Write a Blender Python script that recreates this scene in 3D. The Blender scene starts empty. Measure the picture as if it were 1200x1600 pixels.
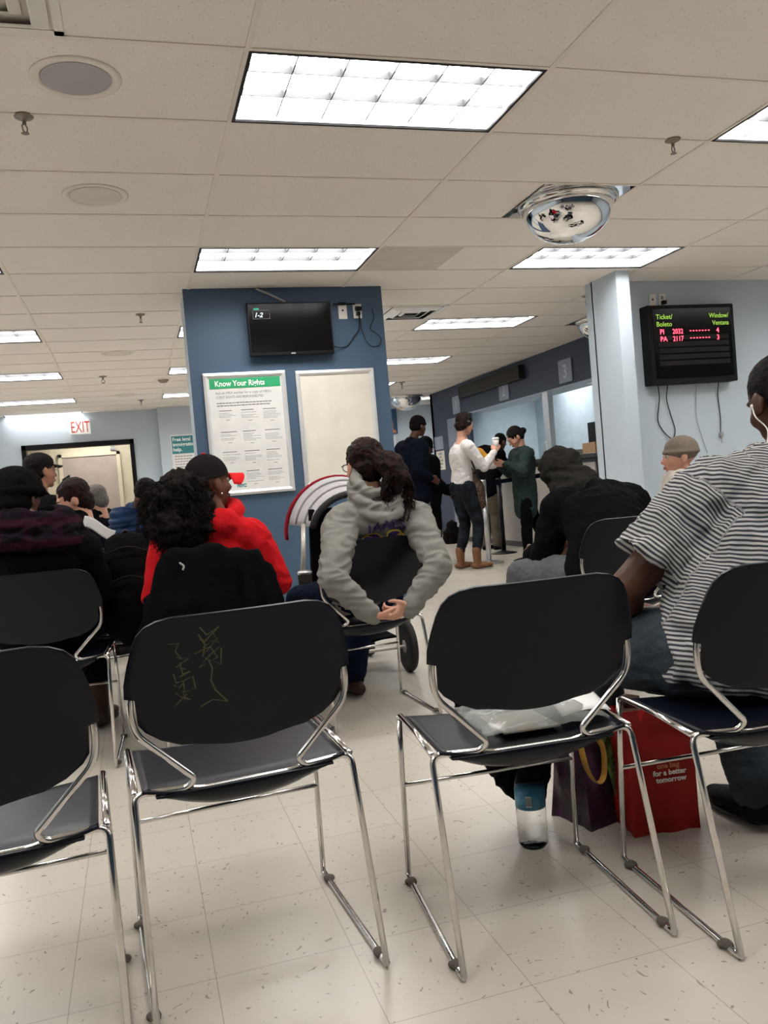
import bpy, bmesh, math, random
from mathutils import Vector, Matrix, noise
from mathutils.bvhtree import BVHTree
random.seed(7)
S = bpy.context.scene
COL = S.collection
V = Vector
R = math.radians
PI = math.pi

# ------------------------------------------------------------------ camera, world, exposure
CAM_Z = 1.0436
CEIL = 2.6547
FPX = 1316.4
YAW, PITCH, ROLL = R(16.3745), R(-1.8724), R(-4.8521)
_f = V((math.sin(YAW)*math.cos(PITCH), math.cos(YAW)*math.cos(PITCH), math.sin(PITCH)))
_r = V((math.cos(YAW), -math.sin(YAW), 0))
_u = _r.cross(_f)
_r2 = math.cos(ROLL)*_r + math.sin(ROLL)*_u
_u2 = -math.sin(ROLL)*_r + math.cos(ROLL)*_u
cam = bpy.data.cameras.new('camera')
cam.sensor_fit = 'VERTICAL'; cam.sensor_height = 24.0; cam.lens = FPX/1600*24.0
cam.clip_start = 0.05
camo = bpy.data.objects.new('camera', cam); COL.objects.link(camo)
m = Matrix((( _r2.x, _u2.x, -_f.x, 0), (_r2.y, _u2.y, -_f.y, 0), (_r2.z, _u2.z, -_f.z, CAM_Z), (0, 0, 0, 1)))
camo.matrix_world = m
S.camera = camo
w = bpy.data.worlds.new('world'); S.world = w; w.use_nodes = True
w.node_tree.nodes['Background'].inputs[0].default_value = (0.6, 0.65, 0.7, 1)
w.node_tree.nodes['Background'].inputs[1].default_value = 0.05
S.view_settings.view_transform = 'Standard'; S.view_settings.look = 'None'
S.view_settings.gamma = 1; S.view_settings.use_curve_mapping = False
S.view_settings.exposure = 1.0
LIGHT_STRENGTH = 9.0

# ------------------------------------------------------------------ materials
def mat(name, col, rough=0.6, metal=0.0, spec=0.5, emit=None, estr=1.0, trans=0.0, ior=1.45, bump=None, var=None, coat=0.0, sheen=0.0):
    """bump=(scale,strength)  var=(scale, colour2, lo, hi)"""
    M = bpy.data.materials.new(name); M.use_nodes = True
    nt = M.node_tree; N = nt.nodes; L = nt.links
    b = N['Principled BSDF']
    b.inputs['Base Color'].default_value = (*col, 1)
    b.inputs['Roughness'].default_value = rough; b.inputs['Metallic'].default_value = metal
    b.inputs['Specular IOR Level'].default_value = spec
    b.inputs['Transmission Weight'].default_value = trans; b.inputs['IOR'].default_value = ior
    b.inputs['Coat Weight'].default_value = coat; b.inputs['Sheen Weight'].default_value = sheen
    if emit:
        b.inputs['Emission Color'].default_value = (*emit, 1); b.inputs['Emission Strength'].default_value = estr
    tc = N.new('ShaderNodeTexCoord')
    if var is None: var = (6.0, tuple(min(1, c*1.12) for c in col), 0.3, 0.7)
    n = N.new('ShaderNodeTexNoise'); n.inputs['Scale'].default_value = var[0]; n.inputs['Detail'].default_value = 4
    L.new(tc.outputs['Object'], n.inputs['Vector'])
    mr = N.new('ShaderNodeMapRange'); mr.inputs[1].default_value = var[2]; mr.inputs[2].default_value = var[3]
    L.new(n.outputs['Fac'], mr.inputs[0])
    mx = N.new('ShaderNodeMix'); mx.data_type = 'RGBA'
    mx.inputs[6].default_value = (*col, 1); mx.inputs[7].default_value = (*var[1], 1)
    L.new(mr.outputs[0], mx.inputs[0]); L.new(mx.outputs[2], b.inputs['Base Color'])
    if bump:
        n2 = N.new('ShaderNodeTexNoise'); n2.inputs['Scale'].default_value = bump[0]; n2.inputs['Detail'].default_value = 5
        L.new(tc.outputs['Object'], n2.inputs['Vector'])
        bp = N.new('ShaderNodeBump'); bp.inputs['Strength'].default_value = bump[1]; bp.inputs['Distance'].default_value = 0.01
        L.new(n2.outputs['Fac'], bp.inputs['Height']); L.new(bp.outputs[0], b.inputs['Normal'])
    return M

def emis(name, col, s):
    M = bpy.data.materials.new(name); M.use_nodes = True
    nt = M.node_tree; nt.nodes.clear()
    e = nt.nodes.new('ShaderNodeEmission'); o = nt.nodes.new('ShaderNodeOutputMaterial')
    e.inputs[0].default_value = (*col, 1); e.inputs[1].default_value = s
    nt.links.new(e.outputs[0], o.inputs[0]); return M

def mathn(nt, op, a, b=None, c=None):
    n = nt.nodes.new('ShaderNodeMath'); n.operation = op
    for i, v in enumerate((a, b, c)):
        if v is None: continue
        if isinstance(v, (int, float)): n.inputs[i].default_value = v
        else: nt.links.new(v, n.inputs[i])
    return n.outputs[0]

def mixc(nt, f, a, b):
    n = nt.nodes.new('ShaderNodeMix'); n.data_type = 'RGBA'
    if isinstance(f, (int, float)): n.inputs[0].default_value = f
    else: nt.links.new(f, n.inputs[0])
    for i, v in ((6, a), (7, b)):
        if isinstance(v, tuple): n.inputs[i].default_value = (*v, 1)
        else: nt.links.new(v, n.inputs[i])
    return n.outputs[2]

def floor_mat():
    M = mat('vinyl_tile', (0.52, 0.475, 0.40), rough=0.22, spec=0.45)
    nt = M.node_tree; N = nt.nodes; L = nt.links; b = N['Principled BSDF']
    geo = N.new('ShaderNodeNewGeometry'); sp = N.new('ShaderNodeSeparateXYZ'); L.new(geo.outputs['Position'], sp.inputs[0])
    T = 0.3048; ox, oy = 0.6863, 1.5565
    fx = mathn(nt, 'DIVIDE', mathn(nt, 'SUBTRACT', sp.outputs[0], ox), T); fy = mathn(nt, 'DIVIDE', mathn(nt, 'SUBTRACT', sp.outputs[1], oy), T)
    def edge(v):
        fr = mathn(nt, 'FRACT', v); d = mathn(nt, 'ABSOLUTE', mathn(nt, 'SUBTRACT', fr, 0.5))
        return mathn(nt, 'GREATER_THAN', d, 0.5-0.0035)
    line = mathn(nt, 'MAXIMUM', edge(fx), edge(fy))
    ix = mathn(nt, 'FLOOR', fx); iy = mathn(nt, 'FLOOR', fy)
    cb = N.new('ShaderNodeCombineXYZ'); L.new(ix, cb.inputs[0]); L.new(iy, cb.inputs[1])
    wn = N.new('ShaderNodeTexWhiteNoise'); L.new(cb.outputs[0], wn.inputs['Vector'])
    par = mathn(nt, 'FRACT', mathn(nt, 'MULTIPLY', mathn(nt, 'ADD', ix, iy), 0.5))   # 0 or .5: flecks run either way
    def flecks(sx, sy, thr, sc, off):
        mp = N.new('ShaderNodeMapping'); mp.inputs['Scale'].default_value = (sx, sy, 1); mp.inputs['Location'].default_value = (off, off*0.7, 0)
        mp.inputs['Rotation'].default_value = (0, 0, 0.35)
        dn = N.new('ShaderNodeTexNoise'); dn.inputs['Scale'].default_value = 14; dn.inputs['Detail'].default_value = 2; L.new(geo.outputs['Position'], dn.inputs['Vector'])
        va = N.new('ShaderNodeVectorMath'); va.operation = 'MULTIPLY_ADD'; va.inputs[1].default_value = (.09, .09, 0); L.new(dn.outputs['Color'], va.inputs[0]); L.new(geo.outputs['Position'], va.inputs[2])
        L.new(va.outputs[0], mp.inputs['Vector'])
        vo = N.new('ShaderNodeTexVoronoi'); vo.inputs['Scale'].default_value = sc; vo.inputs['Randomness'].default_value = 1
        L.new(mp.outputs[0], vo.inputs['Vector'])
        sc_ = N.new('ShaderNodeSeparateColor'); L.new(vo.outputs['Color'], sc_.inputs[0])
        near = mathn(nt, 'LESS_THAN', vo.outputs['Distance'], mathn(nt, 'MULTIPLY', sc_.outputs[0], thr))
        few = mathn(nt, 'GREATER_THAN', sc_.outputs[1], 0.62)
        return mathn(nt, 'MULTIPLY', near, few)
    fa = flecks(1.0, 2.2, 0.30, 50, 0.0); fb = flecks(2.2, 1.0, 0.30, 50, 3.3)
    isb = mathn(nt, 'GREATER_THAN', par, 0.25)
    fl = mathn(nt, 'ADD', mathn(nt, 'MULTIPLY', fa, mathn(nt, 'SUBTRACT', 1.0, isb)), mathn(nt, 'MULTIPLY', fb, isb))
    ns = N.new('ShaderNodeTexNoise'); ns.inputs['Scale'].default_value = 1.7; ns.inputs['Detail'].default_value = 6; L.new(geo.outputs['Position'], ns.inputs['Vector'])
    c = mixc(nt, ns.outputs['Fac'], (0.455, 0.412, 0.35), (0.545, 0.50, 0.437))
    c = mixc(nt, mathn(nt, 'MULTIPLY', wn.outputs['Value'], 0.18), c, (0.44, 0.40, 0.33))
    c = mixc(nt, mathn(nt, 'MULTIPLY', fl, 0.75), c, (0.20, 0.17, 0.14))
    c = mixc(nt, mathn(nt, 'MULTIPLY', line, 0.6), c, (0.22, 0.19, 0.16))
    L.new(c, b.inputs['Base Color'])
    n3 = N.new('ShaderNodeTexNoise'); n3.inputs['Scale'].default_value = 4; n3.inputs['Detail'].default_value = 5; L.new(geo.outputs['Position'], n3.inputs['Vector'])
    mr = N.new('ShaderNodeMapRange'); mr.inputs[3].default_value = 0.20; mr.inputs[4].default_value = 0.30; L.new(n3.outputs['Fac'], mr.inputs[0]); L.new(mr.outputs[0], b.inputs['Roughness'])
    return M

def ceil_mat():
    M = mat('acoustic_tile', (0.56, 0.52, 0.47), rough=0.9, spec=0.2)
    nt = M.node_tree; N = nt.nodes; L = nt.links; b = N['Principled BSDF']
    geo = N.new('ShaderNodeNewGeometry')
    vo = N.new('ShaderNodeTexVoronoi'); vo.inputs['Scale'].default_value = 70; L.new(geo.outputs['Position'], vo.inputs['Vector'])
    sc = N.new('ShaderNodeSeparateColor'); L.new(vo.outputs['Color'], sc.inputs[0])
    hole = mathn(nt, 'MULTIPLY', mathn(nt, 'LESS_THAN', vo.outputs['Distance'], mathn(nt, 'MULTIPLY', sc.outputs[0], 0.26)), mathn(nt, 'GREATER_THAN', sc.outputs[1], 0.45))
    n = N.new('ShaderNodeTexNoise'); n.inputs['Scale'].default_value = 190; n.inputs['Detail'].default_value = 3; L.new(geo.outputs['Position'], n.inputs['Vector'])
    n2 = N.new('ShaderNodeTexNoise'); n2.inputs['Scale'].default_value = 0.9; L.new(geo.outputs['Position'], n2.inputs['Vector'])
    c = mixc(nt, n.outputs['Fac'], (0.78, 0.728, 0.68), (0.87, 0.82, 0.772))
    c = mixc(nt, mathn(nt, 'MULTIPLY', n2.outputs['Fac'], 0.3), c, (0.74, 0.68, 0.60))
    c = mixc(nt, mathn(nt, 'MULTIPLY', hole, 0.5), c, (0.36, 0.32, 0.28))
    L.new(c, b.inputs['Base Color'])
    bp = N.new('ShaderNodeBump'); bp.inputs['Strength'].default_value = 0.25; bp.inputs['Distance'].default_value = 0.003
    L.new(n.outputs['Fac'], bp.inputs['Height']); L.new(bp.outputs[0], b.inputs['Normal'])
    return M

def stripe_mat():
    M = mat('striped_jersey', (0.6, 0.6, 0.6), rough=0.85, spec=0.2)
    nt = M.node_tree; N = nt.nodes; L = nt.links; b = N['Principled BSDF']
    at = N.new('ShaderNodeAttribute'); at.attribute_name = 'stripe'
    geo = N.new('ShaderNodeNewGeometry'); n = N.new('ShaderNodeTexNoise'); n.inputs['Scale'].default_value = 7; L.new(geo.outputs['Position'], n.inputs['Vector'])
    v = mathn(nt, 'ADD', at.outputs['Fac'], mathn(nt, 'MULTIPLY', n.outputs['Fac'], 0.02))
    s = mathn(nt, 'SINE', mathn(nt, 'MULTIPLY', v, 2*PI/0.0108))
    mr = N.new('ShaderNodeMapRange'); mr.inputs[1].default_value = -0.25; mr.inputs[2].default_value = 0.25; L.new(s, mr.inputs[0])
    c = mixc(nt, mr.outputs[0], (0.040, 0.040, 0.048), (0.42, 0.41, 0.40))
    L.new(c, b.inputs['Base Color']); return M

def plaid_mat():
    M = mat('plaid_wool', (0.05, 0.01, 0.02), rough=0.95, spec=0.1)
    nt = M.node_tree; N = nt.nodes; L = nt.links; b = N['Principled BSDF']
    geo = N.new('ShaderNodeNewGeometry'); sp = N.new('ShaderNodeSeparateXYZ'); L.new(geo.outputs['Position'], sp.inputs[0])
    a = mathn(nt, 'GREATER_THAN', mathn(nt, 'SINE', mathn(nt, 'MULTIPLY', sp.outputs[2], 70)), 0.45)
    c2 = mathn(nt, 'GREATER_THAN', mathn(nt, 'SINE', mathn(nt, 'MULTIPLY', sp.outputs[0], 55)), 0.45)
    c = mixc(nt, mathn(nt, 'MULTIPLY', a, 0.7), (0.006, 0.004, 0.007), (0.030, 0.004, 0.010))
    c = mixc(nt, mathn(nt, 'MULTIPLY', c2, 0.6), c, (0.018, 0.004, 0.012))
    L.new(c, b.inputs['Base Color']); return M

MT = {}
MT['floor'] = floor_mat(); MT['ceil'] = ceil_mat(); MT['stripes'] = stripe_mat(); MT['plaid'] = plaid_mat()
MT['grid'] = mat('ceiling_grid_paint', (0.72, 0.665, 0.60), 0.6)
MT['wall'] = mat('pale_blue_paint', (0.46, 0.53, 0.59), 0.5, bump=(180, 0.06), var=(1.5, (0.49, 0.56, 0.62), .3, .7))
MT['pillar_blue'] = mat('steel_blue_paint', (0.052, 0.094, 0.155), 0.5, bump=(180, 0.06), var=(1.2, (0.060, 0.106, 0.172), .3, .7))
MT['booth_blue'] = mat('slate_blue_paint', (0.032, 0.045, 0.078), 0.5, bump=(150, 0.05))
MT['booth_in'] = mat('booth_interior_paint', (0.46, 0.56, 0.63), 0.6)
MT['cream'] = mat('cream_paint', (0.66, 0.58, 0.43), 0.5)
MT['beige_door'] = mat('beige_door_paint', (0.42, 0.34, 0.29), 0.45)
MT['door_gray'] = mat('gray_door_paint', (0.20, 0.23, 0.29), 0.45)
MT['black'] = mat('black_plastic', (0.004, 0.004, 0.0045), 0.4, spec=0.25)
MT['black_frame'] = mat('black_painted_metal', (0.005, 0.0045, 0.0045), 0.5, spec=0.2)
MT['gloss_black'] = mat('screen_glass', (0.002, 0.002, 0.0025), 0.16, spec=0.2)
MT['base'] = mat('dark_vinyl_base', (0.03, 0.032, 0.04), 0.5)
MT['white'] = mat('white_plastic', (0.72, 0.70, 0.66), 0.4)
MT['alu'] = mat('brushed_silver_frame', (0.66, 0.66, 0.66), 0.38, metal=0.55)
MT['chrome'] = mat('polished_chrome', (0.72, 0.70, 0.68), 0.13, metal=1.0, var=(30, (0.66, 0.64, 0.62), .4, .6))
MT['steel'] = mat('satin_steel', (0.62, 0.62, 0.62), 0.3, metal=0.9)
MT['mirror'] = mat('mirror_acrylic', (0.80, 0.81, 0.82), 0.025, metal=1.0, var=(2, (0.82, 0.83, 0.84), .3, .7))
MT['brass'] = mat('dull_sprinkler_metal', (0.22, 0.19, 0.16), 0.4, metal=0.8)
MT['chair'] = mat('navy_polypropylene', (0.0020, 0.0030, 0.0078), 0.31, spec=0.30, bump=(400, 0.04), var=(3, (0.0028, 0.004, 0.0095), .3, .7))
MT['light_metal'] = mat('white_enamel', (0.80, 0.80, 0.80), 0.4)
MT['louver'] = mat('gray_louver_blade', (0.07, 0.07, 0.075), 0.5)
MT['lens'] = emis('fluorescent_lens', (1.0, 0.985, 0.96), LIGHT_STRENGTH)
MT['poster_board'] = mat('cream_board', (0.68, 0.64, 0.55), 0.6)
MT['paper'] = mat('white_paper', (0.70, 0.69, 0.665), 0.6)
MT['green'] = mat('green_print', (0.02, 0.34, 0.13), 0.5)
MT['teal'] = mat('teal_print', (0.03, 0.20, 0.22), 0.5)
MT['ink'] = mat('black_ink', (0.02, 0.02, 0.02), 0.6)
MT['gray_ink'] = mat('gray_ink', (0.16, 0.16, 0.16), 0.6)
MT['white_ink'] = mat('white_ink', (0.85, 0.87, 0.85), 0.5)
MT['red_ink'] = mat('red_ink', (0.55, 0.05, 0.03), 0.5)
MT['exit_face'] = mat('exit_sign_face', (0.85, 0.83, 0.80), 0.4, emit=(1, 0.97, 0.93), estr=0.12)
MT['plate'] = mat('frosted_number_plate', (0.24, 0.28, 0.36), 0.35)
MT['plate_ink'] = mat('pale_gray_numeral', (0.50, 0.54, 0.60), 0.4)
MT['led_red'] = emis('red_led', (1.0, 0.05, 0.09), 3.0)
MT['led_green'] = emis('green_led', (0.25, 0.42, 0.06), 0.9)
MT['led_off'] = mat('unlit_led_strip', (0.012, 0.010, 0.010), 0.6, spec=0.2)
MT['tv_text'] = emis('screen_text_white', (0.8, 0.9, 0.95), 0.7)
MT['tv_green'] = emis('screen_text_green', (0.1, 0.8, 0.5), 0.6)
MT['cable_gray'] = mat('gray_cable', (0.30, 0.30, 0.30), 0.5)
MT['grille'] = mat('speaker_grille', (0.40, 0.375, 0.39), 0.6, bump=(600, 0.3))
MT['grille2'] = mat('cream_speaker_grille', (0.62, 0.57, 0.50), 0.6)
MT['access'] = mat('gray_acoustic_panel', (0.56, 0.52, 0.46), 0.85)
MT['counter_top'] = mat('dark_laminate', (0.025, 0.022, 0.02), 0.3)
MT['counter_panel'] = mat('beige_laminate', (0.34, 0.31, 0.28), 0.45)
MT['wood'] = mat('light_wood', (0.42, 0.26, 0.14), 0.5)
# clothes and people
def cloth(name, c, b=(60, 0.35), r=0.9, k=1.25, sheen=0.0):
    return mat(name, c, r, spec=(0.04 if max(c) < .03 else 0.15), bump=b, var=(9, tuple(x*k for x in c), .3, .7), sheen=sheen)
MT['gray_fleece'] = cloth('heather_gray_fleece', (0.21, 0.205, 0.185), (500, 0.5), k=1.15)
MT['red_fleece'] = cloth('red_fleece', (0.50, 0.008, 0.012), k=1.1)
MT['black_cloth'] = cloth('black_cloth', (0.0035, 0.0035, 0.004))
MT['black_knit'] = cloth('black_knit', (0.006, 0.0055, 0.0055), (200, 0.6))
MT['charcoal'] = cloth('charcoal_hood_cloth', (0.018, 0.0165, 0.014))
MT['dark_jeans'] = cloth('dark_denim', (0.0045, 0.0055, 0.007), (300, 0.4), k=5.0)
MT['blue_jeans'] = cloth('slate_denim', (0.032, 0.041, 0.050), (300, 0.4), k=1.5)
MT['navy_jeans'] = cloth('navy_denim', (0.006, 0.010, 0.022), (300, 0.4))
MT['gray_pants'] = cloth('gray_sweatpants', (0.095, 0.10, 0.105))
MT['white_knit'] = cloth('white_sweater_knit', (0.60, 0.57, 0.55), (250, 0.4), k=1.08)
MT['green_cloth'] = cloth('dark_green_cotton', (0.020, 0.034, 0.031))
MT['navy_coat'] = cloth('navy_coat', (0.0035, 0.005, 0.010))
MT['puffer_blue'] = cloth('blue_quilted_nylon', (0.010, 0.025, 0.068), r=0.5)
MT['khaki'] = cloth('khaki_twill', (0.085, 0.070, 0.052))
MT['tan_jacket'] = cloth('pale_tan_jacket', (0.42, 0.39, 0.34))
MT['boot_brown'] = cloth('brown_boot_leather', (0.15, 0.07, 0.035), r=0.6)
MT['shoe_brown'] = cloth('dark_brown_leather', (0.045, 0.025, 0.018), r=0.5)
MT['shoe_black'] = cloth('black_shoe_leather', (0.008, 0.008, 0.008), r=0.5)
def skin(n, c): return mat(n, c, 0.5, spec=0.35, bump=(120, 0.12), var=(14, (c[0]*1.15, c[1]*1.05, c[2]*1.05), .3, .7))
MT['skin_light'] = skin('light_skin', (0.50, 0.27, 0.19))
MT['skin_tan'] = skin('tan_skin', (0.34, 0.17, 0.105))
MT['skin_brown'] = skin('brown_skin', (0.13, 0.055, 0.032))
MT['skin_deep'] = skin('deep_brown_skin', (0.062, 0.025, 0.014))
MT['hair_black'] = mat('black_hair', (0.004, 0.003, 0.0028), 0.6, spec=0.12, bump=(160, 0.8), var=(40, (0.010, 0.006, 0.005), .4, .6))
MT['hair_brown'] = mat('dark_brown_hair', (0.004, 0.002, 0.0018), 0.5, spec=0.14, bump=(160, 0.8), var=(40, (0.020, 0.006, 0.004), .4, .6))
MT['hair_gray'] = mat('gray_hair', (0.10, 0.085, 0.075), 0.6, bump=(160, 0.8))
MT['lip'] = mat('lip', (0.26, 0.08, 0.07), 0.5)
MT['eye'] = mat('eye_white', (0.35, 0.32, 0.30), 0.3)
MT['iris'] = mat('iris', (0.02, 0.012, 0.008), 0.2)
MT['cap_black'] = cloth('black_cap_twill', (0.012, 0.010, 0.011))
MT['cap_red'] = cloth('red_cap_twill', (0.55, 0.012, 0.014))
MT['beanie_tan'] = cloth('taupe_beanie_knit', (0.17, 0.14, 0.115), (200, 0.6))
MT['purple'] = mat('purple_print', (0.045, 0.02, 0.14), 0.6)
MT['gold'] = mat('gold_print', (0.65, 0.48, 0.06), 0.6)
MT['graffiti'] = mat('scratched_yellow_marker', (0.075, 0.075, 0.028), 0.7)
MT['dust'] = mat('gray_lint', (0.10, 0.085, 0.07), 0.95)
MT['folder'] = mat('manila_folder', (0.46, 0.38, 0.28), 0.6, var=(9, (0.30, 0.32, 0.30), .4, .6))
MT['bag_red'] = mat('red_shopping_bag', (0.42, 0.016, 0.012), 0.55, spec=0.3, bump=(25, 0.5), var=(3, (0.30, 0.012, 0.010), .3, .7))
MT['bag_lining'] = mat('tan_bag_lining', (0.42, 0.31, 0.22), 0.7)
MT['bag_purple'] = mat('purple_shopping_bag', (0.028, 0.010, 0.022), 0.5, bump=(25, 0.5), var=(14, (0.06, 0.015, 0.05), .45, .6))
MT['bag_green'] = mat('leaf_print', (0.03, 0.055, 0.018), 0.6, var=(40, (0.16, 0.24, 0.07), .45, .6))
MT['strap_yellow'] = mat('mustard_webbing', (0.38, 0.19, 0.03), 0.7)
def clear(name, tint=(0.93, 0.95, 0.96), rough=0.05, alpha=0.25):
    M = bpy.data.materials.new(name); M.use_nodes = True; nt = M.node_tree; N = nt.nodes; b = N['Principled BSDF']
    tc = N.new('ShaderNodeTexCoord'); n = N.new('ShaderNodeTexNoise'); n.inputs['Scale'].default_value = 18; n.inputs['Detail'].default_value = 4
    nt.links.new(tc.outputs['Object'], n.inputs['Vector'])
    bp = N.new('ShaderNodeBump'); bp.inputs['Strength'].default_value = 0.5; bp.inputs['Distance'].default_value = 0.01
    nt.links.new(n.outputs['Fac'], bp.inputs['Height']); nt.links.new(bp.outputs[0], b.inputs['Normal'])
    b.inputs['Base Color'].default_value = (*tint, 1); b.inputs['Roughness'].default_value = rough
    b.inputs['Alpha'].default_value = alpha; return M
MT['bottle'] = mat('clear_bottle_plastic', (0.97, 0.98, 0.98), 0.03, trans=1.0, ior=1.12, var=(5, (0.97, 0.98, 0.98), .3, .7))
MT['clear_bag'] = clear('clear_plastic_film', (0.40, 0.41, 0.39), 0.15, 0.38)
MT['label_blue'] = mat('blue_label', (0.03, 0.15, 0.26), 0.35, var=(30, (0.06, 0.24, 0.36), .45, .6))
MT['canopy_red'] = cloth('dark_red_canopy', (0.20, 0.006, 0.015))
MT['canopy_gray'] = cloth('silver_canopy', (0.42, 0.40, 0.41))
MT['rubber'] = mat('black_rubber', (0.012, 0.012, 0.012), 0.7)
MT['stroller_tube'] = mat('champagne_aluminium', (0.52, 0.50, 0.44), 0.35, metal=0.6)
MT['leopard'] = mat('brown_patterned_bag', (0.05, 0.028, 0.018), 0.6, var=(60, (0.20, 0.12, 0.07), .5, .55))
MT['mustard'] = cloth('mustard_cloth', (0.50, 0.24, 0.03))
MT['cup'] = mat('paper_cup', (0.72, 0.66, 0.64), 0.5)
MT['poster_blue'] = mat('poster_blue', (0.01, 0.07, 0.16), 0.5)
MT['poster_orange'] = mat('poster_orange', (0.55, 0.20, 0.08), 0.5)
MT['speaker_dark'] = mat('dark_box_finish', (0.016, 0.014, 0.013), 0.6)

# ------------------------------------------------------------------ mesh helpers
def link(name, me, m, parent=None, loc=None):
    o = bpy.data.objects.new(name, me); COL.objects.link(o)
    if m is not None:
        for x in (m if isinstance(m, (list, tuple)) else [m]): me.materials.append(x)
    if loc is not None: o.location = loc
    if parent is not None: o.parent = parent
    return o

def obj(name, bm, m, parent=None, smooth=False, bevel=0.0, loc=None, sub=0, auto=None):
    """links bm as one object; with a parent at a location, bm coordinates are local to that parent"""
    bmesh.ops.recalc_face_normals(bm, faces=bm.faces[:])
    me = bpy.data.meshes.new(name); bm.to_mesh(me); bm.free()
    if smooth:
        for p in me.polygons: p.use_smooth = True
    o = link(name, me, m, parent, loc)
    if bevel:
        md = o.modifiers.new('bevel', 'BEVEL'); md.width = bevel; md.segments = 2; md.limit_method = 'ANGLE'; md.angle_limit = R(40)
    if sub:
        md = o.modifiers.new('sub', 'SUBSURF'); md.levels = sub; md.render_levels = sub
    return o

def tag(o, label, cat, group=None):
    o['label'] = label; o['category'] = cat
    if group: o['group'] = group
    return o

def struct(o): o['kind'] = 'structure'; return o

def thing(name, label, cat, loc=(0, 0, 0), rz=0, group=None):
    o = bpy.data.objects.new(name, None); COL.objects.link(o); o.empty_display_size = 0.1
    o.location = loc; o.rotation_euler = (0, 0, rz)
    return tag(o, label, cat, group)

def dup(root, loc, rz, label=None, group=None, skip=()):
    def rec(o, parent):
        c = o.copy(); COL.objects.link(c); c.parent = parent
        for ch in o.children:
            if ch.name.split('.')[0] not in skip: rec(ch, c)
        return c
    r = rec(root, None); r.location = loc; r.rotation_euler = (0, 0, rz)
    if label: r['label'] = label
    if group: r['group'] = group
    return r

def box(bm, a, b):
    x0, y0, z0 = a; x1, y1, z1 = b
    vs = [bm.verts.new(p) for p in ((x0,y0,z0),(x1,y0,z0),(x1,y1,z0),(x0,y1,z0),(x0,y0,z1),(x1,y0,z1),(x1,y1,z1),(x0,y1,z1))]
    for f in ((0,3,2,1),(4,5,6,7),(0,1,5,4),(1,2,6,5),(2,3,7,6),(3,0,4,7)): bm.faces.new([vs[i] for i in f])

def boxo(name, a, b, m, parent=None, bevel=0.0):
    bm = bmesh.new(); box(bm, a, b); return obj(name, bm, m, parent, bevel=bevel)

def catmull(P, n=6):
    if len(P) < 3 or n < 2: return [V(p) for p in P]
    P = [V(p) for p in P]; Q = [2*P[0]-P[1]] + P + [2*P[-1]-P[-2]]; out = []
    for i in range(1, len(Q)-2):
        for k in range(n):
            t = k/n
            out.append(0.5*((2*Q[i]) + (Q[i+1]-Q[i-1])*t + (2*Q[i-1]-5*Q[i]+4*Q[i+1]-Q[i+2])*t*t + (3*Q[i]-Q[i-1]-3*Q[i+1]+Q[i+2])*t**3))
    out.append(P[-1]); return out

def fillet(P, r=0.03, n=4):
    """round the corners of a polyline"""
    P = [V(p) for p in P]; out = [P[0]]
    for i in range(1, len(P)-1):
        a, b, c = P[i-1], P[i], P[i+1]
        d1 = (a-b); d2 = (c-b); rr = min(r, d1.length*0.45, d2.length*0.45)
        p, q = b+d1.normalized()*rr, b+d2.normalized()*rr
        for k in range(n+1):
            t = k/n; out.append((1-t)**2*p + 2*t*(1-t)*b + t*t*q)
    out.append(P[-1]); return out

def tube(bm, pts, rads, ref=None, seg=12, interp=1, caps='flat'):
    """sweep; rads: number, list of numbers or list of (side, other); ref = side direction for elliptical sections"""
    pts = [V(p) for p in pts]
    if isinstance(rads, (int, float)): rads = [rads]*len(pts)
    rads = [(r, r) if isinstance(r, (int, float)) else r for r in rads]
    if interp > 1 and len(pts) > 1:
        ext = catmull([(*p, ) for p in pts], interp) if len(pts) > 2 else [pts[0].lerp(pts[1], k/interp) for k in range(interp+1)]
        n = len(ext); m_ = len(pts)-1; rr = []
        for k in range(n):
            t = k/(n-1)*m_; i = min(int(t), m_-1); f = t-i; f = f*f*(3-2*f) if m_ > 1 else f
            rr.append((rads[i][0]*(1-f)+rads[i+1][0]*f, rads[i][1]*(1-f)+rads[i+1][1]*f))
        pts, rads = ext, rr
    if caps == 'round':
        t0 = (pts[0]-pts[1]).normalized(); t1 = (pts[-1]-pts[-2]).normalized()
        a = []; b = []
        for k in (1, 2, 3):
            an = k/3*PI/2*0.97; s, c = math.sin(an), math.cos(an)
            r0 = min(rads[0]); r1 = min(rads[-1])
            a.insert(0, (pts[0]+t0*r0*s, (rads[0][0]*c, rads[0][1]*c))); b.append((pts[-1]+t1*r1*s, (rads[-1][0]*c, rads[-1][1]*c)))
        pts = [x[0] for x in a]+pts+[x[0] for x in b]; rads = [x[1] for x in a]+rads+[x[1] for x in b]
    rings = []; prev = None
    for i, p in enumerate(pts):
        t = (pts[min(i+1, len(pts)-1)]-pts[max(i-1, 0)])
        if t.length < 1e-9: t = V((0, 0, 1))
        t.normalize()
        s = V(ref) if ref is not None else (prev if prev is not None else (V((0, 0, 1)) if abs(t.z) < 0.9 else V((1, 0, 0))))
        s = s - t*s.dot(t)
        if s.length < 1e-6: s = t.orthogonal()
        s.normalize(); prev = s; u = t.cross(s)
        ra, rb = rads[i]
        rings.append([bm.verts.new(p + s*ra*math.cos(2*PI*k/seg) + u*rb*math.sin(2*PI*k/seg)) for k in range(seg)])
    for a, b in zip(rings, rings[1:]):
        for k in range(seg): bm.faces.new((a[k], a[(k+1) % seg], b[(k+1) % seg], b[k]))
    bm.faces.new(rings[0][::-1]); bm.faces.new(rings[-1])

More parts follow.
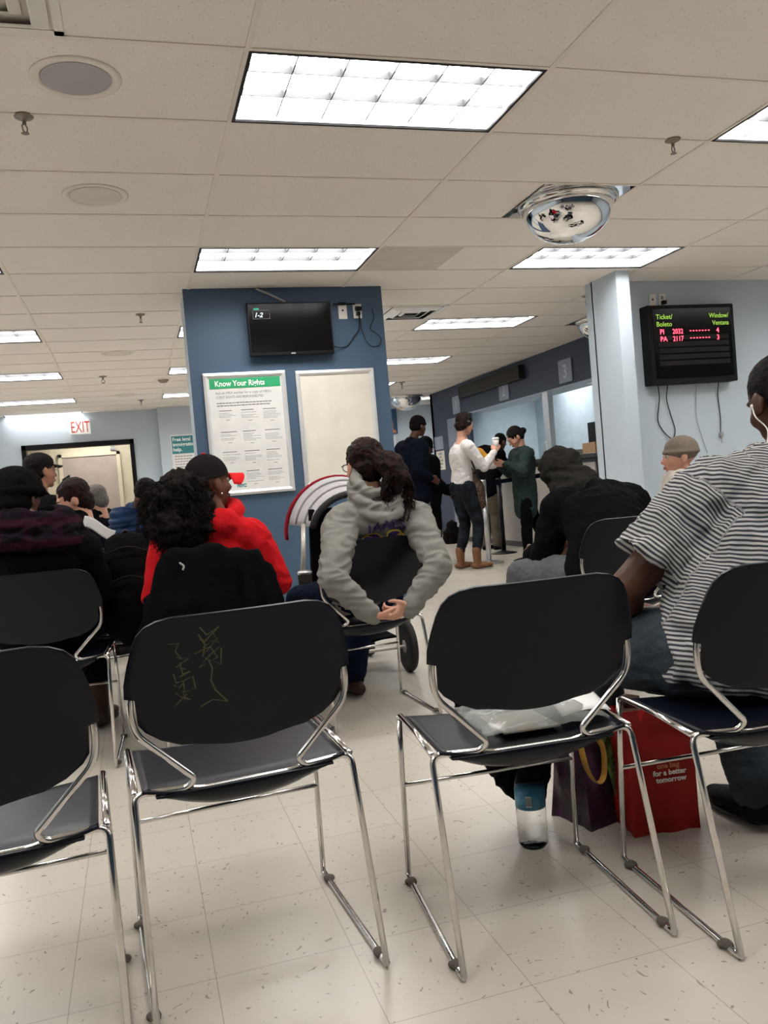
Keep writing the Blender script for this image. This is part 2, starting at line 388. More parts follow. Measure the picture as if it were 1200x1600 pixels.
def ell(bm, c, r, mtx=None, seg=16, rings=10):
    if isinstance(r, (int, float)): r = (r, r, r)
    M = Matrix.Translation(V(c)) @ (mtx.to_4x4() if mtx is not None else Matrix.Identity(4)) @ Matrix.Diagonal((*r, 1))
    bmesh.ops.create_uvsphere(bm, u_segments=seg, v_segments=rings, radius=1, matrix=M)

def lathe(bm, prof, seg=24, mtx=None, close=False):
    mtx = mtx or Matrix.Identity(4); rings = []
    for r, z in prof: rings.append([bm.verts.new(mtx @ V((r*math.cos(2*PI*k/seg), r*math.sin(2*PI*k/seg), z))) for k in range(seg)])
    for a, b in zip(rings, rings[1:]):
        for k in range(seg): bm.faces.new((a[k], a[(k+1) % seg], b[(k+1) % seg], b[k]))
    bm.faces.new(rings[0][::-1]); bm.faces.new(rings[-1])

def cyl(bm, a, b, r, seg=16): tube(bm, [a, b], r, seg=seg)

def sheet(bm, fn, nu, nv, th=0.0):
    """grid surface fn(u,v)->Vector, with thickness along local normal th"""
    g = [[V(fn(i/nu, j/nv)) for j in range(nv+1)] for i in range(nu+1)]
    def nrm(i, j):
        a = g[min(i+1, nu)][j]-g[max(i-1, 0)][j]; b = g[i][min(j+1, nv)]-g[i][max(j-1, 0)]
        n = a.cross(b); return n.normalized() if n.length > 1e-12 else V((0, 0, 1))
    A = [[bm.verts.new(g[i][j]) for j in range(nv+1)] for i in range(nu+1)]
    for i in range(nu):
        for j in range(nv): bm.faces.new((A[i][j], A[i+1][j], A[i+1][j+1], A[i][j+1]))
    if th:
        B = [[bm.verts.new(g[i][j]-nrm(i, j)*th) for j in range(nv+1)] for i in range(nu+1)]
        for i in range(nu):
            for j in range(nv): bm.faces.new((B[i][j], B[i][j+1], B[i+1][j+1], B[i+1][j]))
        for i in range(nu):
            bm.faces.new((A[i][0], B[i][0], B[i+1][0], A[i+1][0])); bm.faces.new((A[i][nv], A[i+1][nv], B[i+1][nv], B[i][nv]))
        for j in range(nv):
            bm.faces.new((A[0][j], A[0][j+1], B[0][j+1], B[0][j])); bm.faces.new((A[nu][j], B[nu][j], B[nu][j+1], A[nu][j+1]))

def text_mesh(s, size, ext=0.0008, align='LEFT', shear=0.0, bold=0.0):
    c = bpy.data.curves.new('lettering', 'FONT'); c.body = s; c.size = size; c.extrude = ext; c.align_x = align; c.shear = shear; c.offset = bold
    c.resolution_u = 3
    o = bpy.data.objects.new('lettering', c); COL.objects.link(o)
    dg = bpy.context.evaluated_depsgraph_get(); dg.update()
    me = bpy.data.meshes.new_from_object(o.evaluated_get(dg))
    bpy.data.objects.remove(o); bpy.data.curves.remove(c)
    me.materials.clear()
    return me

def text(name, s, size, pos, m, parent=None, face='-Y', ext=0.0008, align='LEFT', shear=0.0, bold=0.0, tilt=0.0, sx=1.0):
    me = text_mesh(s, size, ext, align, shear, bold)
    if face == '-Y': M = Matrix(((1,0,0,0),(0,0,-1,0),(0,1,0,0),(0,0,0,1)))
    else: M = Matrix(((0,0,-1,0),(-1,0,0,0),(0,1,0,0),(0,0,0,1)))        # faces -X
    M = Matrix.Translation(V(pos)) @ M @ Matrix.Rotation(tilt, 4, 'Z') @ Matrix.Diagonal((sx, 1, 1, 1))
    me.transform(M); return link(name, me, m, parent)

def voxel(name, bm, m, root, vox=0.008, smooth=4, folds=None, attr=None, deform=None):
    """fuse closed pieces of bm (world coordinates) into one continuous surface; geometry is stored relative to root"""
    bmesh.ops.recalc_face_normals(bm, faces=bm.faces[:])
    me = bpy.data.meshes.new('t'); bm.to_mesh(me); bm.free()
    o = bpy.data.objects.new('t', me); COL.objects.link(o)
    a = o.modifiers.new('r', 'REMESH'); a.mode = 'VOXEL'; a.voxel_size = vox; a.adaptivity = 0
    if smooth:
        s = o.modifiers.new('s', 'SMOOTH'); s.factor = 0.5; s.iterations = smooth
    dg = bpy.context.evaluated_depsgraph_get(); dg.update()
    out = bpy.data.meshes.new_from_object(o.evaluated_get(dg))
    bpy.data.objects.remove(o); bpy.data.meshes.remove(me)
    out.name = name
    if folds:
        for (sc, amp, stretch, ridge) in folds:
            nr = [v.normal.copy() for v in out.vertices]
            for v, n in zip(out.vertices, nr):
                c = V((v.co.x*sc*stretch[0], v.co.y*sc*stretch[1], v.co.z*sc*stretch[2]))
                c += 0.5*noise.noise_vector(c*0.6)
                k = noise.noise(c)
                if ridge: k = 1-2*abs(k)*1.6
                v.co += n*k*amp
    if deform:
        for v in out.vertices: v.co = deform(v.co.copy(), v.normal)
    if attr:
        at = out.attributes.new(attr[0], 'FLOAT', 'POINT')
        for i, v in enumerate(out.vertices): at.data[i].value = attr[1](v.co)
    off = root.location if root is not None else V((0, 0, 0))
    for v in out.vertices: v.co -= off
    for p in out.polygons: p.use_smooth = True
    out.materials.clear()
    return link(name, out, m, root)

def wobj(name, bm, m, root, **k):
    """like obj but bm in world coordinates"""
    bmesh.ops.translate(bm, verts=bm.verts[:], vec=-root.location)
    return obj(name, bm, m, root, **k)

# ================================================================== SETTING
GX, GY, TX, TY = 0.5389, 3.0754, 1.2192, 0.6096
XL, XR, YB, YF = -5.0, 8.0, -3.2, 14.9          # left, right, behind, far
PY = 6.60                                        # front face of blue pillar
bm = bmesh.new(); box(bm, (XL-.2, YB-.2, -0.1), (XR+.2, 18.0, 0)); struct(obj('floor', bm, MT['floor']))

LIGHTS = [(i, j) for i in (-4, -2, 0, 2) for j in (-4, 0, 4, 8, 12, 16)] + [(-4, 20), (-2, 20), (0, 20), (2, 20), (4, 20)] + [(4, 0), (4, -4), (4, 3)]
LIGHTS = [l for l in LIGHTS if not (l[1] == 20 and l[0] < 2)] + [(-2, 19), (0, 19), (-4, 19)]
lightcells = set((2*i+d, j) for (i, j) in LIGHTS for d in (0, 1))
# half-tile cells (2x2 ft) taken by mirrors
MIR = [(3, 2), (7, 8)]
bm = bmesh.new()
imin, imax = -10, 13; jmin, jmax = -11, 25
for i2 in range(imin, imax+1):
    for j in range(jmin, jmax+1):
        if (i2, j) in lightcells or (i2, j) in MIR: continue
        x0 = GX+i2*TX/2; y0 = GY+j*TY
        box(bm, (x0, y0, CEIL), (x0+TX/2, y0+TY, CEIL+0.015))
bmesh.ops.remove_doubles(bm, verts=bm.verts[:], dist=1e-4)
struct(obj('ceiling', bm, MT['ceil']))
bm = bmesh.new()
xa, xb, ya, yb = GX+imin*TX/2, GX+(imax+1)*TX/2, GY+jmin*TY, GY+(jmax+1)*TY
for j in range(jmin, jmax+2): box(bm, (xa, GY+j*TY-.012, CEIL-.004), (xb, GY+j*TY+.012, CEIL-.0005))
for i in range(imin//2, (imax+1)//2+1): box(bm, (GX+i*TX-.012, ya, CEIL-.0045), (GX+i*TX+.012, yb, CEIL-.0002))
struct(obj('trim_1', bm, MT['grid']))
bm = bmesh.new(); box(bm, (XL-.3, YB-.3, CEIL+.35), (XR+.3, 19, CEIL+.4)); struct(obj('ceiling_deck', bm, MT['grid']))
def wall(name, a, b, m): return struct(boxo(name, a, b, m))
wall('wall_left', (XL-.15, YB-.15, 0), (XL, YF, CEIL+.3), MT['wall'])
wall('wall_right', (XR, YB-.15, 0), (XR+.15, 18, CEIL+.3), MT['wall'])
wall('wall_rear', (XL-.15, YB-.15, 0), (XR+.15, YB, CEIL+.3), MT['pillar_blue'])
# far wall with the door opening
DX0, DX1, DZ = -1.64, 0.03, 2.12
bm = bmesh.new()
box(bm, (XL-.15, YF, 0), (DX0, YF+.15, CEIL+.3)); box(bm, (DX1, YF, 0), (0.52, YF+.15, CEIL+.3)); box(bm, (DX0, YF, DZ), (DX1, YF+.15, CEIL+.3))
struct(obj('wall_far', bm, MT['wall']))
wall('wall_far_projection', (0.50, YF-.25, 0), (3.0, YF+.15, CEIL+.3), MT['wall'])
wall('wall_far_side', (2.9, YF+.15, 0), (3.0, 17.0, CEIL+.3), MT['wall'])
wall('wall_far_right', (2.9, 16.9, 0), (XR+.1, 17.05, CEIL+.3), MT['wall'])
# pillar
wall('wall_pillar', (0.505, PY+.004, 0), (2.065, PY+.5, CEIL+.3), MT['wall'])
wall('wall_pillar_face', (0.493, PY, 0), (2.072, PY+.012, CEIL+.001), MT['pillar_blue'])
wall('wall_pillar_end', (2.060, PY+.004, 0), (2.075, PY+.502, CEIL+.001), MT['pillar_blue'])
# right wall with the pilaster
wall('wall_ticket', (4.0, 6.58, 0), (XR, 6.70, CEIL+.3), MT['wall'])
wall('wall_pilaster', (4.0, 6.2, 0), (4.125, 6.60, CEIL+.3), MT['wall'])
# booth wall
bm = bmesh.new()
BY0, BY1 = 6.7, 13.2
box(bm, (5.5, BY0, 2.13), (5.95, BY1, CEIL+.3)); box(bm, (5.5, BY1, 0), (5.56, 15.02, CEIL+.3)); box(bm, (5.5, 14.9, 0), (5.95, 15.02, CEIL+.3)); box(bm, (5.5, BY0, 0), (5.6, BY1, 1.15))
struct(obj('wall_booth', bm, MT['booth_blue']))
wall('trim_2', (5.51, BY0, 2.118), (5.94, BY1, 2.13), MT['booth_in'])
wall('wall_booth_interior', (6.9, BY0, 0), (7.0, 15.0, CEIL+.3), MT['booth_in'])
wall('wall_booth_end', (5.56, 13.5, 0), (6.9, 13.6, CEIL+.3), MT['booth_in'])
# baseboards
for n, a, b in (('baseboard_far', (XL, YF-.012, 0), (DX0-.06, YF, .1)), ('baseboard_pillar', (0.485, PY-.012, 0), (2.08, PY, .1)),
                ('baseboard_ticket', (4.125, 6.568, 0), (XR, 6.58, .1)), ('baseboard_booth', (5.488, BY1, 0), (5.5, 15.02, .1)),
                ('baseboard_far_right', (3.0, 16.888, 0), (XR, 16.9, .1)), ('baseboard_right', (XR-.012, YB, 0), (XR, 6.58, .1)), ('baseboard_left', (XL, YB, 0), (XL+.012, YF, .1))):
    wall(n, a, b, MT['base'])
# door opening and the hallway behind it
bm = bmesh.new()
box(bm, (DX0-.05, YF-.03, 0), (DX0+.02, YF+.16, DZ+.05)); box(bm, (DX1-.02, YF-.03, 0), (DX1+.05, YF+.16, DZ+.05)); box(bm, (DX0-.05, YF-.03, DZ-.03), (DX1+.05, YF+.16, DZ+.05))
d1 = struct(obj('door_1', bm, MT['black_frame'], bevel=.004))
bm = bmesh.new()
box(bm, (-2.4, 16.5, 0), (1.0, 16.6, CEIL)); box(bm, (-2.5, 15.05, 0), (-2.4, 16.6, CEIL)); box(bm, (1.0, 15.05, 0), (1.1, 16.6, CEIL)); box(bm, (-2.5, 15.05, CEIL), (1.1, 16.6, CEIL+.05))
struct(obj('wall_hallway', bm, MT['cream']))
bm = bmesh.new()
box(bm, (-1.20, 16.46, 0), (-0.25, 16.5, 2.02))
d2 = struct(obj('door_2', bm, MT['beige_door'], bevel=.003))
bm = bmesh.new(); box(bm, (-1.27, 16.44, 0), (-1.20, 16.5, 2.09)); box(bm, (-0.25, 16.44, 0), (-0.18, 16.5, 2.09)); box(bm, (-1.27, 16.44, 2.02), (-0.18, 16.5, 2.09))
obj('door_frame', bm, MT['cream'], d2, bevel=.004)
bm = bmesh.new(); cyl(bm, (-1.12, 16.46, 1.0), (-1.12, 16.40, 1.0), .012); tube(bm, [(-1.12, 16.40, 1.0), (-1.02, 16.40, 1.0)], .01); obj('door_handle', bm, MT['steel'], d2)
hb = boxo('hinge', (DX1-.035, YF-.034, 1.75), (DX1-.018, YF-.028, 1.87), MT['steel'], d1)
boxo('hinge', (DX0+.018, YF-.034, 1.75), (DX0+.035, YF-.028, 1.87), MT['steel'], d1)
# grey booth door
bm = bmesh.new(); box(bm, (5.47, 13.3, 0.0), (5.502, 14.15, 2.1)); d3 = struct(obj('door_3', bm, MT['door_gray'], bevel=.004))
bm = bmesh.new(); cyl(bm, (5.47, 13.4, 1.0), (5.42, 13.4, 1.0), .012); tube(bm, [(5.42, 13.4, 1.0), (5.42, 13.52, 1.0)], .01); obj('door_handle', bm, MT['steel'], d3)

# ------------------------------------------------------------------ ceiling lights
def make_light():
    t = thing('ceiling_light', 'x', 'ceiling light', (0, 0, CEIL), 0, 'recessed fluorescent ceiling lights')
    W, D, H = TX-.012, TY-.012, 0.11
    bm = bmesh.new()
    for a, b in (((0.006, 0.006, -.006), (W, .020, .004)), ((0.006, D-.014, -.006), (W, D, .004)), ((0.006, .006, -.006), (.020, D, .004)), ((W-.014, .006, -.006), (W, D, .004))): box(bm, a, b)
    obj('frame', bm, MT['black_frame'], t)
    bm = bmesh.new()
    for a, b in (((.008, .008, .004), (.012, D, H)), ((W-.004, .008, .004), (W, D, H)), ((.008, .008, .004), (W, .012, H)), ((.008, D-.004, .004), (W, D, H)), ((.008, .008, H), (W, D, H+.004))): box(bm, a, b)
    obj('housing', bm, MT['light_metal'], t)
    bm = bmesh.new(); box(bm, (.016, .016, .052), (W-.006, D-.006, .056)); obj('lens', bm, MT['lens'], t)
    bm = bmesh.new()
    for k in range(1, 6): x = W*k/6; box(bm, (x-.0025, .02, .018), (x+.0025, D-.015, .05))
    for k in (1, 2): y = D*k/3; box(bm, (.02, y-.0025, .018), (W-.015, y+.0025, .05))
    obj('louver', bm, MT['louver'], t)
    return t
L0 = make_light(); first = True
names = {(0, 0): 'large nearest white fluorescent ceiling panel with black edge, top centre of photo', (2, 0): 'white fluorescent ceiling panel cut by the right edge near the top',
 (0, 4): 'fluorescent ceiling panel just in front of the blue pillar', (2, 4): 'fluorescent ceiling panel below the large dome mirror, before the pale pilaster',
 (-2, 4): 'fluorescent ceiling panel of which only a corner shows at the left edge', (-2, 8): 'left-edge fluorescent ceiling panel with dark end, nearest of the left column of four',
 (-2, 12): 'second nearest fluorescent panel of the column along the left edge', (-2, 16): 'third fluorescent panel of the column along the left edge',
 (-2, 19): 'farthest fluorescent panel on the left, washing the wall above the exit sign', (2, 8): 'fluorescent ceiling panel right of the square air vent and blue pillar',
 (2, 12): 'fluorescent ceiling panel half hidden by right edge of the blue pillar, before the booth', (2, 16): 'small far fluorescent panel sliver beside right edge of the blue pillar',
 (0, 12): 'nearest of the three light slivers left of the blue pillar', (0, 16): 'middle of the three light slivers left of the blue pillar', (0, 19): 'lowest of the three light slivers left of the blue pillar',
 (4, 20): 'far small fluorescent panel just behind the distant dome mirror'}
for (i, j) in LIGHTS:
    lb = names.get((i, j), 'recessed fluorescent ceiling panel outside or hidden from the view')
    if first: t = L0; t.location = (GX+i*TX, GY+j*TY, CEIL); t['label'] = lb; first = False
    else: t = dup(L0, (GX+i*TX, GY+j*TY, CEIL), 0, lb)
# light inside the booth and hallway (rooms of their own, with their own fixtures)
t = dup(L0, (5.97, 9.2, 2.60), 0, 'fluorescent panel inside the service booth', 'booth and hallway lights'); t.scale = (.75, 1.4, 1)
t = dup(L0, (5.97, 11.6, 2.60), 0, 'fluorescent panel inside the service booth', 'booth and hallway lights'); t.scale = (.75, 1.4, 1)
t = dup(L0, (-1.2, 15.5, 2.60), 0, 'fluorescent panel in the hallway behind the exit door', 'booth and hallway lights')

# ------------------------------------------------------------------ ceiling fittings
def speaker(x, y, m, label):
    t = thing('ceiling_speaker', label, 'ceiling speaker', (x, y, CEIL), 0, 'round ceiling speakers')
    bm = bmesh.new(); lathe(bm, [(.165, 0), (.165, -.004), (.150, -.007), (.128, -.004), (.128, 0)], 40); obj('trim_ring', bm, MT['grid'], t, smooth=True)
    bm = bmesh.new(); lathe(bm, [(.127, 0), (.127, -.006), (.001, -.009)], 40); obj('grille', bm, m, t)
speaker(-.066, 3.36, MT['grille'], 'gray round ceiling speaker nearest the camera, upper left')
speaker(-.05, 4.60, MT['grille2'], 'cream round ceiling speaker below the gray one at upper left')
speaker(-.03, 9.31, MT['grille2'], 'small round ceiling speaker left of the blue pillar top')
speaker(.02, 12.81, MT['grille2'], 'farthest round ceiling speaker, near the exit sign')

def sprinkler(x, y, label, s=1.0):
    t = thing('sprinkler', label, 'sprinkler', (x, y, CEIL), random.random()*3, 'ceiling sprinklers')
    bm = bmesh.new(); lathe(bm, [(.040*s, 0), (.036*s, -.008), (.018*s, -.012), (.012*s, -.02)], 20); obj('escutcheon', bm, MT['brass'], t, smooth=True)
    bm = bmesh.new(); cyl(bm, (0, 0, -.01), (0, 0, -.035*s), .008*s); tube(bm, [(0, 0, -.03*s), (.016*s, 0, -.045*s), (.012*s, 0, -.062*s), (0, 0, -.068*s)], .0028*s); tube(bm, [(0, 0, -.03*s), (-.016*s, 0, -.045*s), (-.012*s, 0, -.062*s), (0, 0, -.068*s)], .0028*s)
    obj('frame_arms', bm, MT['brass'], t)
    bm = bmesh.new(); lathe(bm, [(.016*s, -.070*s), (.016*s, -.072*s), (.003, -.073*s)], 12); obj('deflector', bm, MT['brass'], t)
sprinkler(-.288, 3.70, 'dark pendent sprinkler at the upper left edge of the ceiling')
sprinkler(2.76, 3.68, 'dark pendent sprinkler above right of the large dome mirror')
sprinkler(.19, 7.45, 'sprinkler left of the blue pillar, nearest of that side')
sprinkler(-.234, 10.9, 'sprinkler in the far left ceiling between light columns', 1.2)
sprinkler(.235, 13.5, 'farthest sprinkler left of the pillar above the far wall', 1.2)
sprinkler(4.268, 12.9, 'sprinkler above the distant dome mirror', 1.5)
sprinkler(4.25, 7.1, 'sprinkler beside the dome mirror behind the pilaster', 1.2)
t = thing('smoke_detector', 'small dark smoke detector on ceiling left of the blue pillar', 'smoke detector', (.50, 11.35, CEIL))
bm = bmesh.new(); lathe(bm, [(.075, 0), (.07, -.02), (.045, -.05), (.001, -.055)], 20); obj('cover', bm, MT['brass'], t, smooth=True)
bm = bmesh.new(); lathe(bm, [(.10, 0), (.10, -.01), (.08, -.012)], 20); obj('mounting_plate', bm, MT['grid'], t)

def vent(x, y, label, m, dm='speaker_dark'):
    t = thing('air_vent', label, 'air vent', (x, y, CEIL), 0, 'square ceiling air vents')
    w_ = TX/4-.015
    def ring(bm, r0, z0, r1, z1):
        a = [bm.verts.new((sx*r0, sy*r0, z0)) for sx, sy in ((-1,-1),(1,-1),(1,1),(-1,1))]; b = [bm.verts.new((sx*r1, sy*r1, z1)) for sx, sy in ((-1,-1),(1,-1),(1,1),(-1,1))]
        for k in range(4): bm.faces.new((a[k], a[(k+1) % 4], b[(k+1) % 4], b[k]))
    bm = bmesh.new(); box(bm, (-w_, -w_, -.006), (w_, -w_+.03, -.001)); box(bm, (-w_, w_-.03, -.006), (w_, w_, -.001)); box(bm, (-w_, -w_, -.006), (-w_+.03, w_, -.001)); box(bm, (w_-.03, -w_, -.006), (w_, w_, -.001))
    obj('frame', bm, m, t)
    for k in range(3):
        r = w_*(.86-.27*k); bm = bmesh.new(); ring(bm, r, -.008, r*.80, -.03+.004*k); ring(bm, r*.80, -.03+.004*k, r*.78, -.026+.004*k); ring(bm, r*.78, -.026+.004*k, r*.98, -.004)
        obj('cone', bm, m, t)
    bm = bmesh.new(); box(bm, (-w_*.95, -w_*.95, -.003), (w_*.95, w_*.95, -.0015)); obj('duct_opening', bm, MT[dm], t)
vent(GX-1.25*TX+TX/2-.0, GY-.5*TY, 'square ceiling air diffuser cut by the top left corner', MT['white'], 'access')
vent(GX+1.75*TX, GY+7.5*TY, 'square ceiling air diffuser right of the blue pillar top', MT['light_metal'])
bm = bmesh.new(); box(bm, (GX+TX+.01, GY+4*TY+.012, CEIL-.006), (GX+1.5*TX, GY+5*TY-.012, CEIL-.001)); tag(obj('access_panel', bm, MT['access'], bevel=.002), 'flat darker gray square ceiling panel between two light panels', 'ceiling panel')

def dome(x, y, r, label, panel=True, sq=.78):
    t = thing('dome_mirror', label, 'convex mirror', (x, y, CEIL), 0, 'ceiling dome mirrors')
    if panel:
        h = TX/4-.012
        bm = bmesh.new(); box(bm, (-h, -h, -.002), (h, h, .004)); obj('mirror_panel', bm, MT['mirror'], t)
    bm = bmesh.new(); lathe(bm, [(r*1.10, 0), (r*1.12, -.012), (r*1.06, -.03), (r*1.0, -.045), (r*.97, -.03)], 48); obj('rim', bm, MT['chrome'], t, smooth=True)
    bm = bmesh.new(); prof = [(r*math.cos(a), -.03-r*sq*math.sin(a)) for a in [PI/2*k/20 for k in range(20)]] + [(.001, -.03-r*sq)]
    lathe(bm, prof, 56); obj('dome', bm, MT['mirror'], t, smooth=True)
dome(GX+1.75*TX, GY+2.5*TY, .27, 'large chrome dome mirror hanging from the ceiling, nearest one')
dome(GX+3.75*TX, GY+8.5*TY, .26, 'dome mirror half hidden behind the pale pilaster')
dome(5.05, 15.1, .30, 'distant dome mirror above the people in dark coats', panel=False)

# ------------------------------------------------------------------ things on the pillar
Y0 = PY
t = thing('television', 'black flat screen television high on the blue pillar', 'television', (0.955, Y0, 2.11))
boxo('casing', (0, -.085, 0), (.665, -.045, .41), MT['black'], t, bevel=.006)
boxo('screen', (.012, -.088, .03), (.653, -.0845, .398), MT['gloss_black'], t)
boxo('wall_bracket', (.2, -.047, .1), (.46, 0, .3), MT['steel'], t)
boxo('maker_badge', (.318, -.089, .008), (.352, -.0845, .018), MT['steel'], t)
text('screen_caption', '1-2', .05, (.052, -.089, .298), MT['tv_text'], t, shear=.3, bold=.001)
text('screen_heading', 'NOW', .016, (.052, -.089, .355), MT['tv_green'], t, bold=.0006)
bm = bmesh.new()
for a, b in (((.045, -.0895, .35), (.175, -.0885, .3515)), ((.045, -.0895, .285), (.175, -.0885, .2865)), ((.045, -.0895, .285), (.0465, -.0885, .351)), ((.1735, -.0895, .285), (.175, -.0885, .351))): box(bm, a, b)
obj('caption_border', bm, MT['cable_gray'], t)
t = tag(obj('conduit', (lambda b: (tube(b, [(1.05, Y0-.02, CEIL-.01), (1.14, Y0-.03, 2.60), (1.27, Y0-.04, 2.53)], .009, interp=4), b)[1])(bmesh.new()), MT['cable_gray'], smooth=True), 'gray cable slanting from the ceiling to the television', 'cable')

def frame_board(name, label, cat, x0, x1, z0, z1, m):
    t = thing(name, label, cat, (x0, Y0, z0)); W, H = x1-x0, z1-z0; f = .036
    bm = bmesh.new()
    def mitre(p, q, pi, qi):
        # one side of the frame as a raised, bevelled profile
        A = [bm.verts.new((p[0], -.004, p[1])), bm.verts.new((q[0], -.004, q[1]))]; B = [bm.verts.new((p[0], -.022, p[1])), bm.verts.new((q[0], -.022, q[1]))]
        mx = ((p[0]*.45+pi[0]*.55), (p[1]*.45+pi[1]*.55)); my = ((q[0]*.45+qi[0]*.55), (q[1]*.45+qi[1]*.55))
        C = [bm.verts.new((mx[0], -.028, mx[1])), bm.verts.new((my[0], -.028, my[1]))]; D = [bm.verts.new((pi[0], -.016, pi[1])), bm.verts.new((qi[0], -.016, qi[1]))]; E = [bm.verts.new((pi[0], -.002, pi[1])), bm.verts.new((qi[0], -.002, qi[1]))]
        for a, b in ((A, B), (B, C), (C, D), (D, E)): bm.faces.new((a[0], a[1], b[1], b[0]))
    o = [(0, 0), (W, 0), (W, H), (0, H)]; i = [(f, f), (W-f, f), (W-f, H-f), (f, H-f)]
    for k in range(4): mitre(o[k], o[(k+1) % 4], i[k], i[(k+1) % 4])
    obj('frame', bm, MT['alu'], t)
    boxo('panel', (f*.5, -.010, f*.5), (W-f*.5, -.003, H-f*.5), m, t)
    return t
t = frame_board('poster', 'framed white poster with green Know Your Rights heading on the pillar', 'poster', .584, 1.222, 1.055, 2.003, MT['paper'])
boxo('heading_band', (.045, -.0125, .828), (.593, -.0105, .905), MT['green'], t)
text('heading_text', 'Know Your Rights', .060, (.085, -.0128, .846), MT['white_ink'], t, bold=.0012, sx=.86)
text('subheading_text', "Ask an HRA worker for a copy of HRA's", .029, (.085, -.0108, .785), MT['gray_ink'], t, ext=.0003, shear=.15, sx=.9)
text('subheading_text', 'CLIENT RIGHTS AND RESPONSIBILITIES', .027, (.085, -.0108, .752), MT['gray_ink'], t, ext=.0003, sx=.78)
rng = random.Random(3)
for r in range(2):
    x = .09; bm = bmesh.new()
    while x < .50: wl = rng.uniform(.010, .030); box(bm, (x, -.0112, .712-r*.02), (x+wl, -.0102, .719-r*.02)); x += wl+.004
    obj('intro_line', bm, MT['gray_ink'], t)
for ci, x0 in enumerate((.10, .27, .44)):
    for ri, z0 in enumerate((.655, .49, .335, .18)):
        if ci == 0 and ri == 3: continue
        bm = bmesh.new(); z = z0; box(bm, (x0, -.0112, z), (x0+rng.uniform(.08, .125), -.0102, z+.005)); z -= .018
        for k in range(rng.choice((4, 5, 6))):
            if rng.random() < .15: z -= .010
            x = x0; e = x0+rng.uniform(.07, .14)
            while x < e: wl = rng.uniform(.008, .022); box(bm, (x, -.0110, z), (min(x+wl, e), -.0102, z+.0022)); x += wl+.003
            z -= .0105
        box(bm, (x0+.05, -.0112, z-.012), (x0+.08, -.0102, z-.009)); obj('paragraph', bm, MT['gray_ink'], t)
text('department_logo', 'NYC', .034, (.19, -.0108, .062), MT['teal'], t, bold=.002)
frame_board('blank_notice_board', 'empty cream board in a silver frame beside the rights poster', 'notice board', 1.303, 1.945, 1.07, 1.992, MT['poster_board'])

def outlet(x, y, z, label, kind):
    t = thing('wall_outlet', label, 'wall outlet', (x, y, z))
    boxo('cover_plate', (-.036, -.008, -.058), (.036, 0, .058), MT['white'], t, bevel=.004)
    bm = bmesh.new()
    if kind: box(bm, (-.016, -.0095, .008), (.016, -.0075, .04)); box(bm, (-.016, -.0095, -.04), (.016, -.0075, -.008))
    else: cyl(bm, (0, -.0075, .01), (0, -.0115, .01), .008)
    obj('socket', bm, MT['black'] if not kind else MT['cable_gray'], t)
    return t
outlet(1.735, Y0, 2.452, 'white blank jack plate right of the television', 0)
t = outlet(1.858, Y0, 2.455, 'white power outlet with black plugs right of the television', 1)
boxo('plug', (-.022, -.045, .0), (.03, -.009, .03), MT['black'], t, bevel=.004); boxo('plug', (-.014, -.045, -.04), (.014, -.009, -.01), MT['black'], t, bevel=.004)
def cable(name, pts, label, r=.004, m='black', cat='cable', interp=6):
    bm = bmesh.new(); tube(bm, pts, r, seg=8, interp=interp); return tag(obj(name, bm, MT[m], smooth=True), label, cat)
cable('power_cable', [(1.62, Y0-.05, 2.175), (1.68, Y0-.02, 2.165), (1.75, Y0-.01, 2.18), (1.81, Y0-.01, 2.25), (1.855, Y0-.02, 2.31), (1.858, Y0-.04, 2.42)], 'black power cable from the television up to the outlet')
cable('adapter_cable', [(1.862, Y0-.04, 2.42), (1.88, Y0-.01, 2.31), (1.91, Y0-.01, 2.21), (1.96, Y0-.01, 2.165), (2.02, Y0-.01, 2.18), (2.03, Y0-.01, 2.24), (1.96, Y0-.01, 2.30), (1.955, Y0-.01, 2.33), (1.99, Y0-.01, 2.40), (1.98, Y0-.01, 2.47)], 'thin black cable looping below the power outlet on the pillar', .0028)
bm = bmesh.new(); box(bm, (1.66, Y0-.02, 2.506), (1.84, Y0-.005, 2.518)); box(bm, (1.70, Y0-.035, 2.503), (1.76, Y0-.005, 2.522)); tag(obj('antenna_strip', bm, MT['black'], bevel=.002), 'thin black antenna strip on the pillar above the jack plate', 'antenna')

# ------------------------------------------------------------------ ticket display and its cables
YW = 6.58
t = thing('ticket_display', 'black electronic ticket display with red numbers on the right wall', 'display', (4.455, YW, 1.715))
bm = bmesh.new(); box(bm, (0, -.12, 0), (.905, 0, .70)); obj('casing', bm, MT['black_frame'], t, bevel=.008)
bm = bmesh.new(); box(bm, (.05, -.124, .05), (.865, -.1195, .665)); obj('face', bm, MT['gloss_black'], t)
for k in range(8):
    z = .60-.056*k
    if k > 2: bm = bmesh.new(); box(bm, (.09, -.1265, z-.045), (.83, -.1235, z-.005)); obj('display_row', bm, MT['led_off'], t)
def led(name, s, x, z, size, m, align='LEFT', sx=1.0): return text(name, s, size, (x, -.127, z), MT[m], t, ext=.0004, bold=.0002, align=align, sx=sx)
led('heading_text', 'Ticket/', .08, .575, .060, 'led_green'); led('heading_text', 'Window/', .84, .575, .060, 'led_green', 'RIGHT', .9)
led('heading_text', 'Boleto', .08, .51, .060, 'led_green'); led('heading_text', 'Ventana', .84, .51, .060, 'led_green', 'RIGHT', .9)
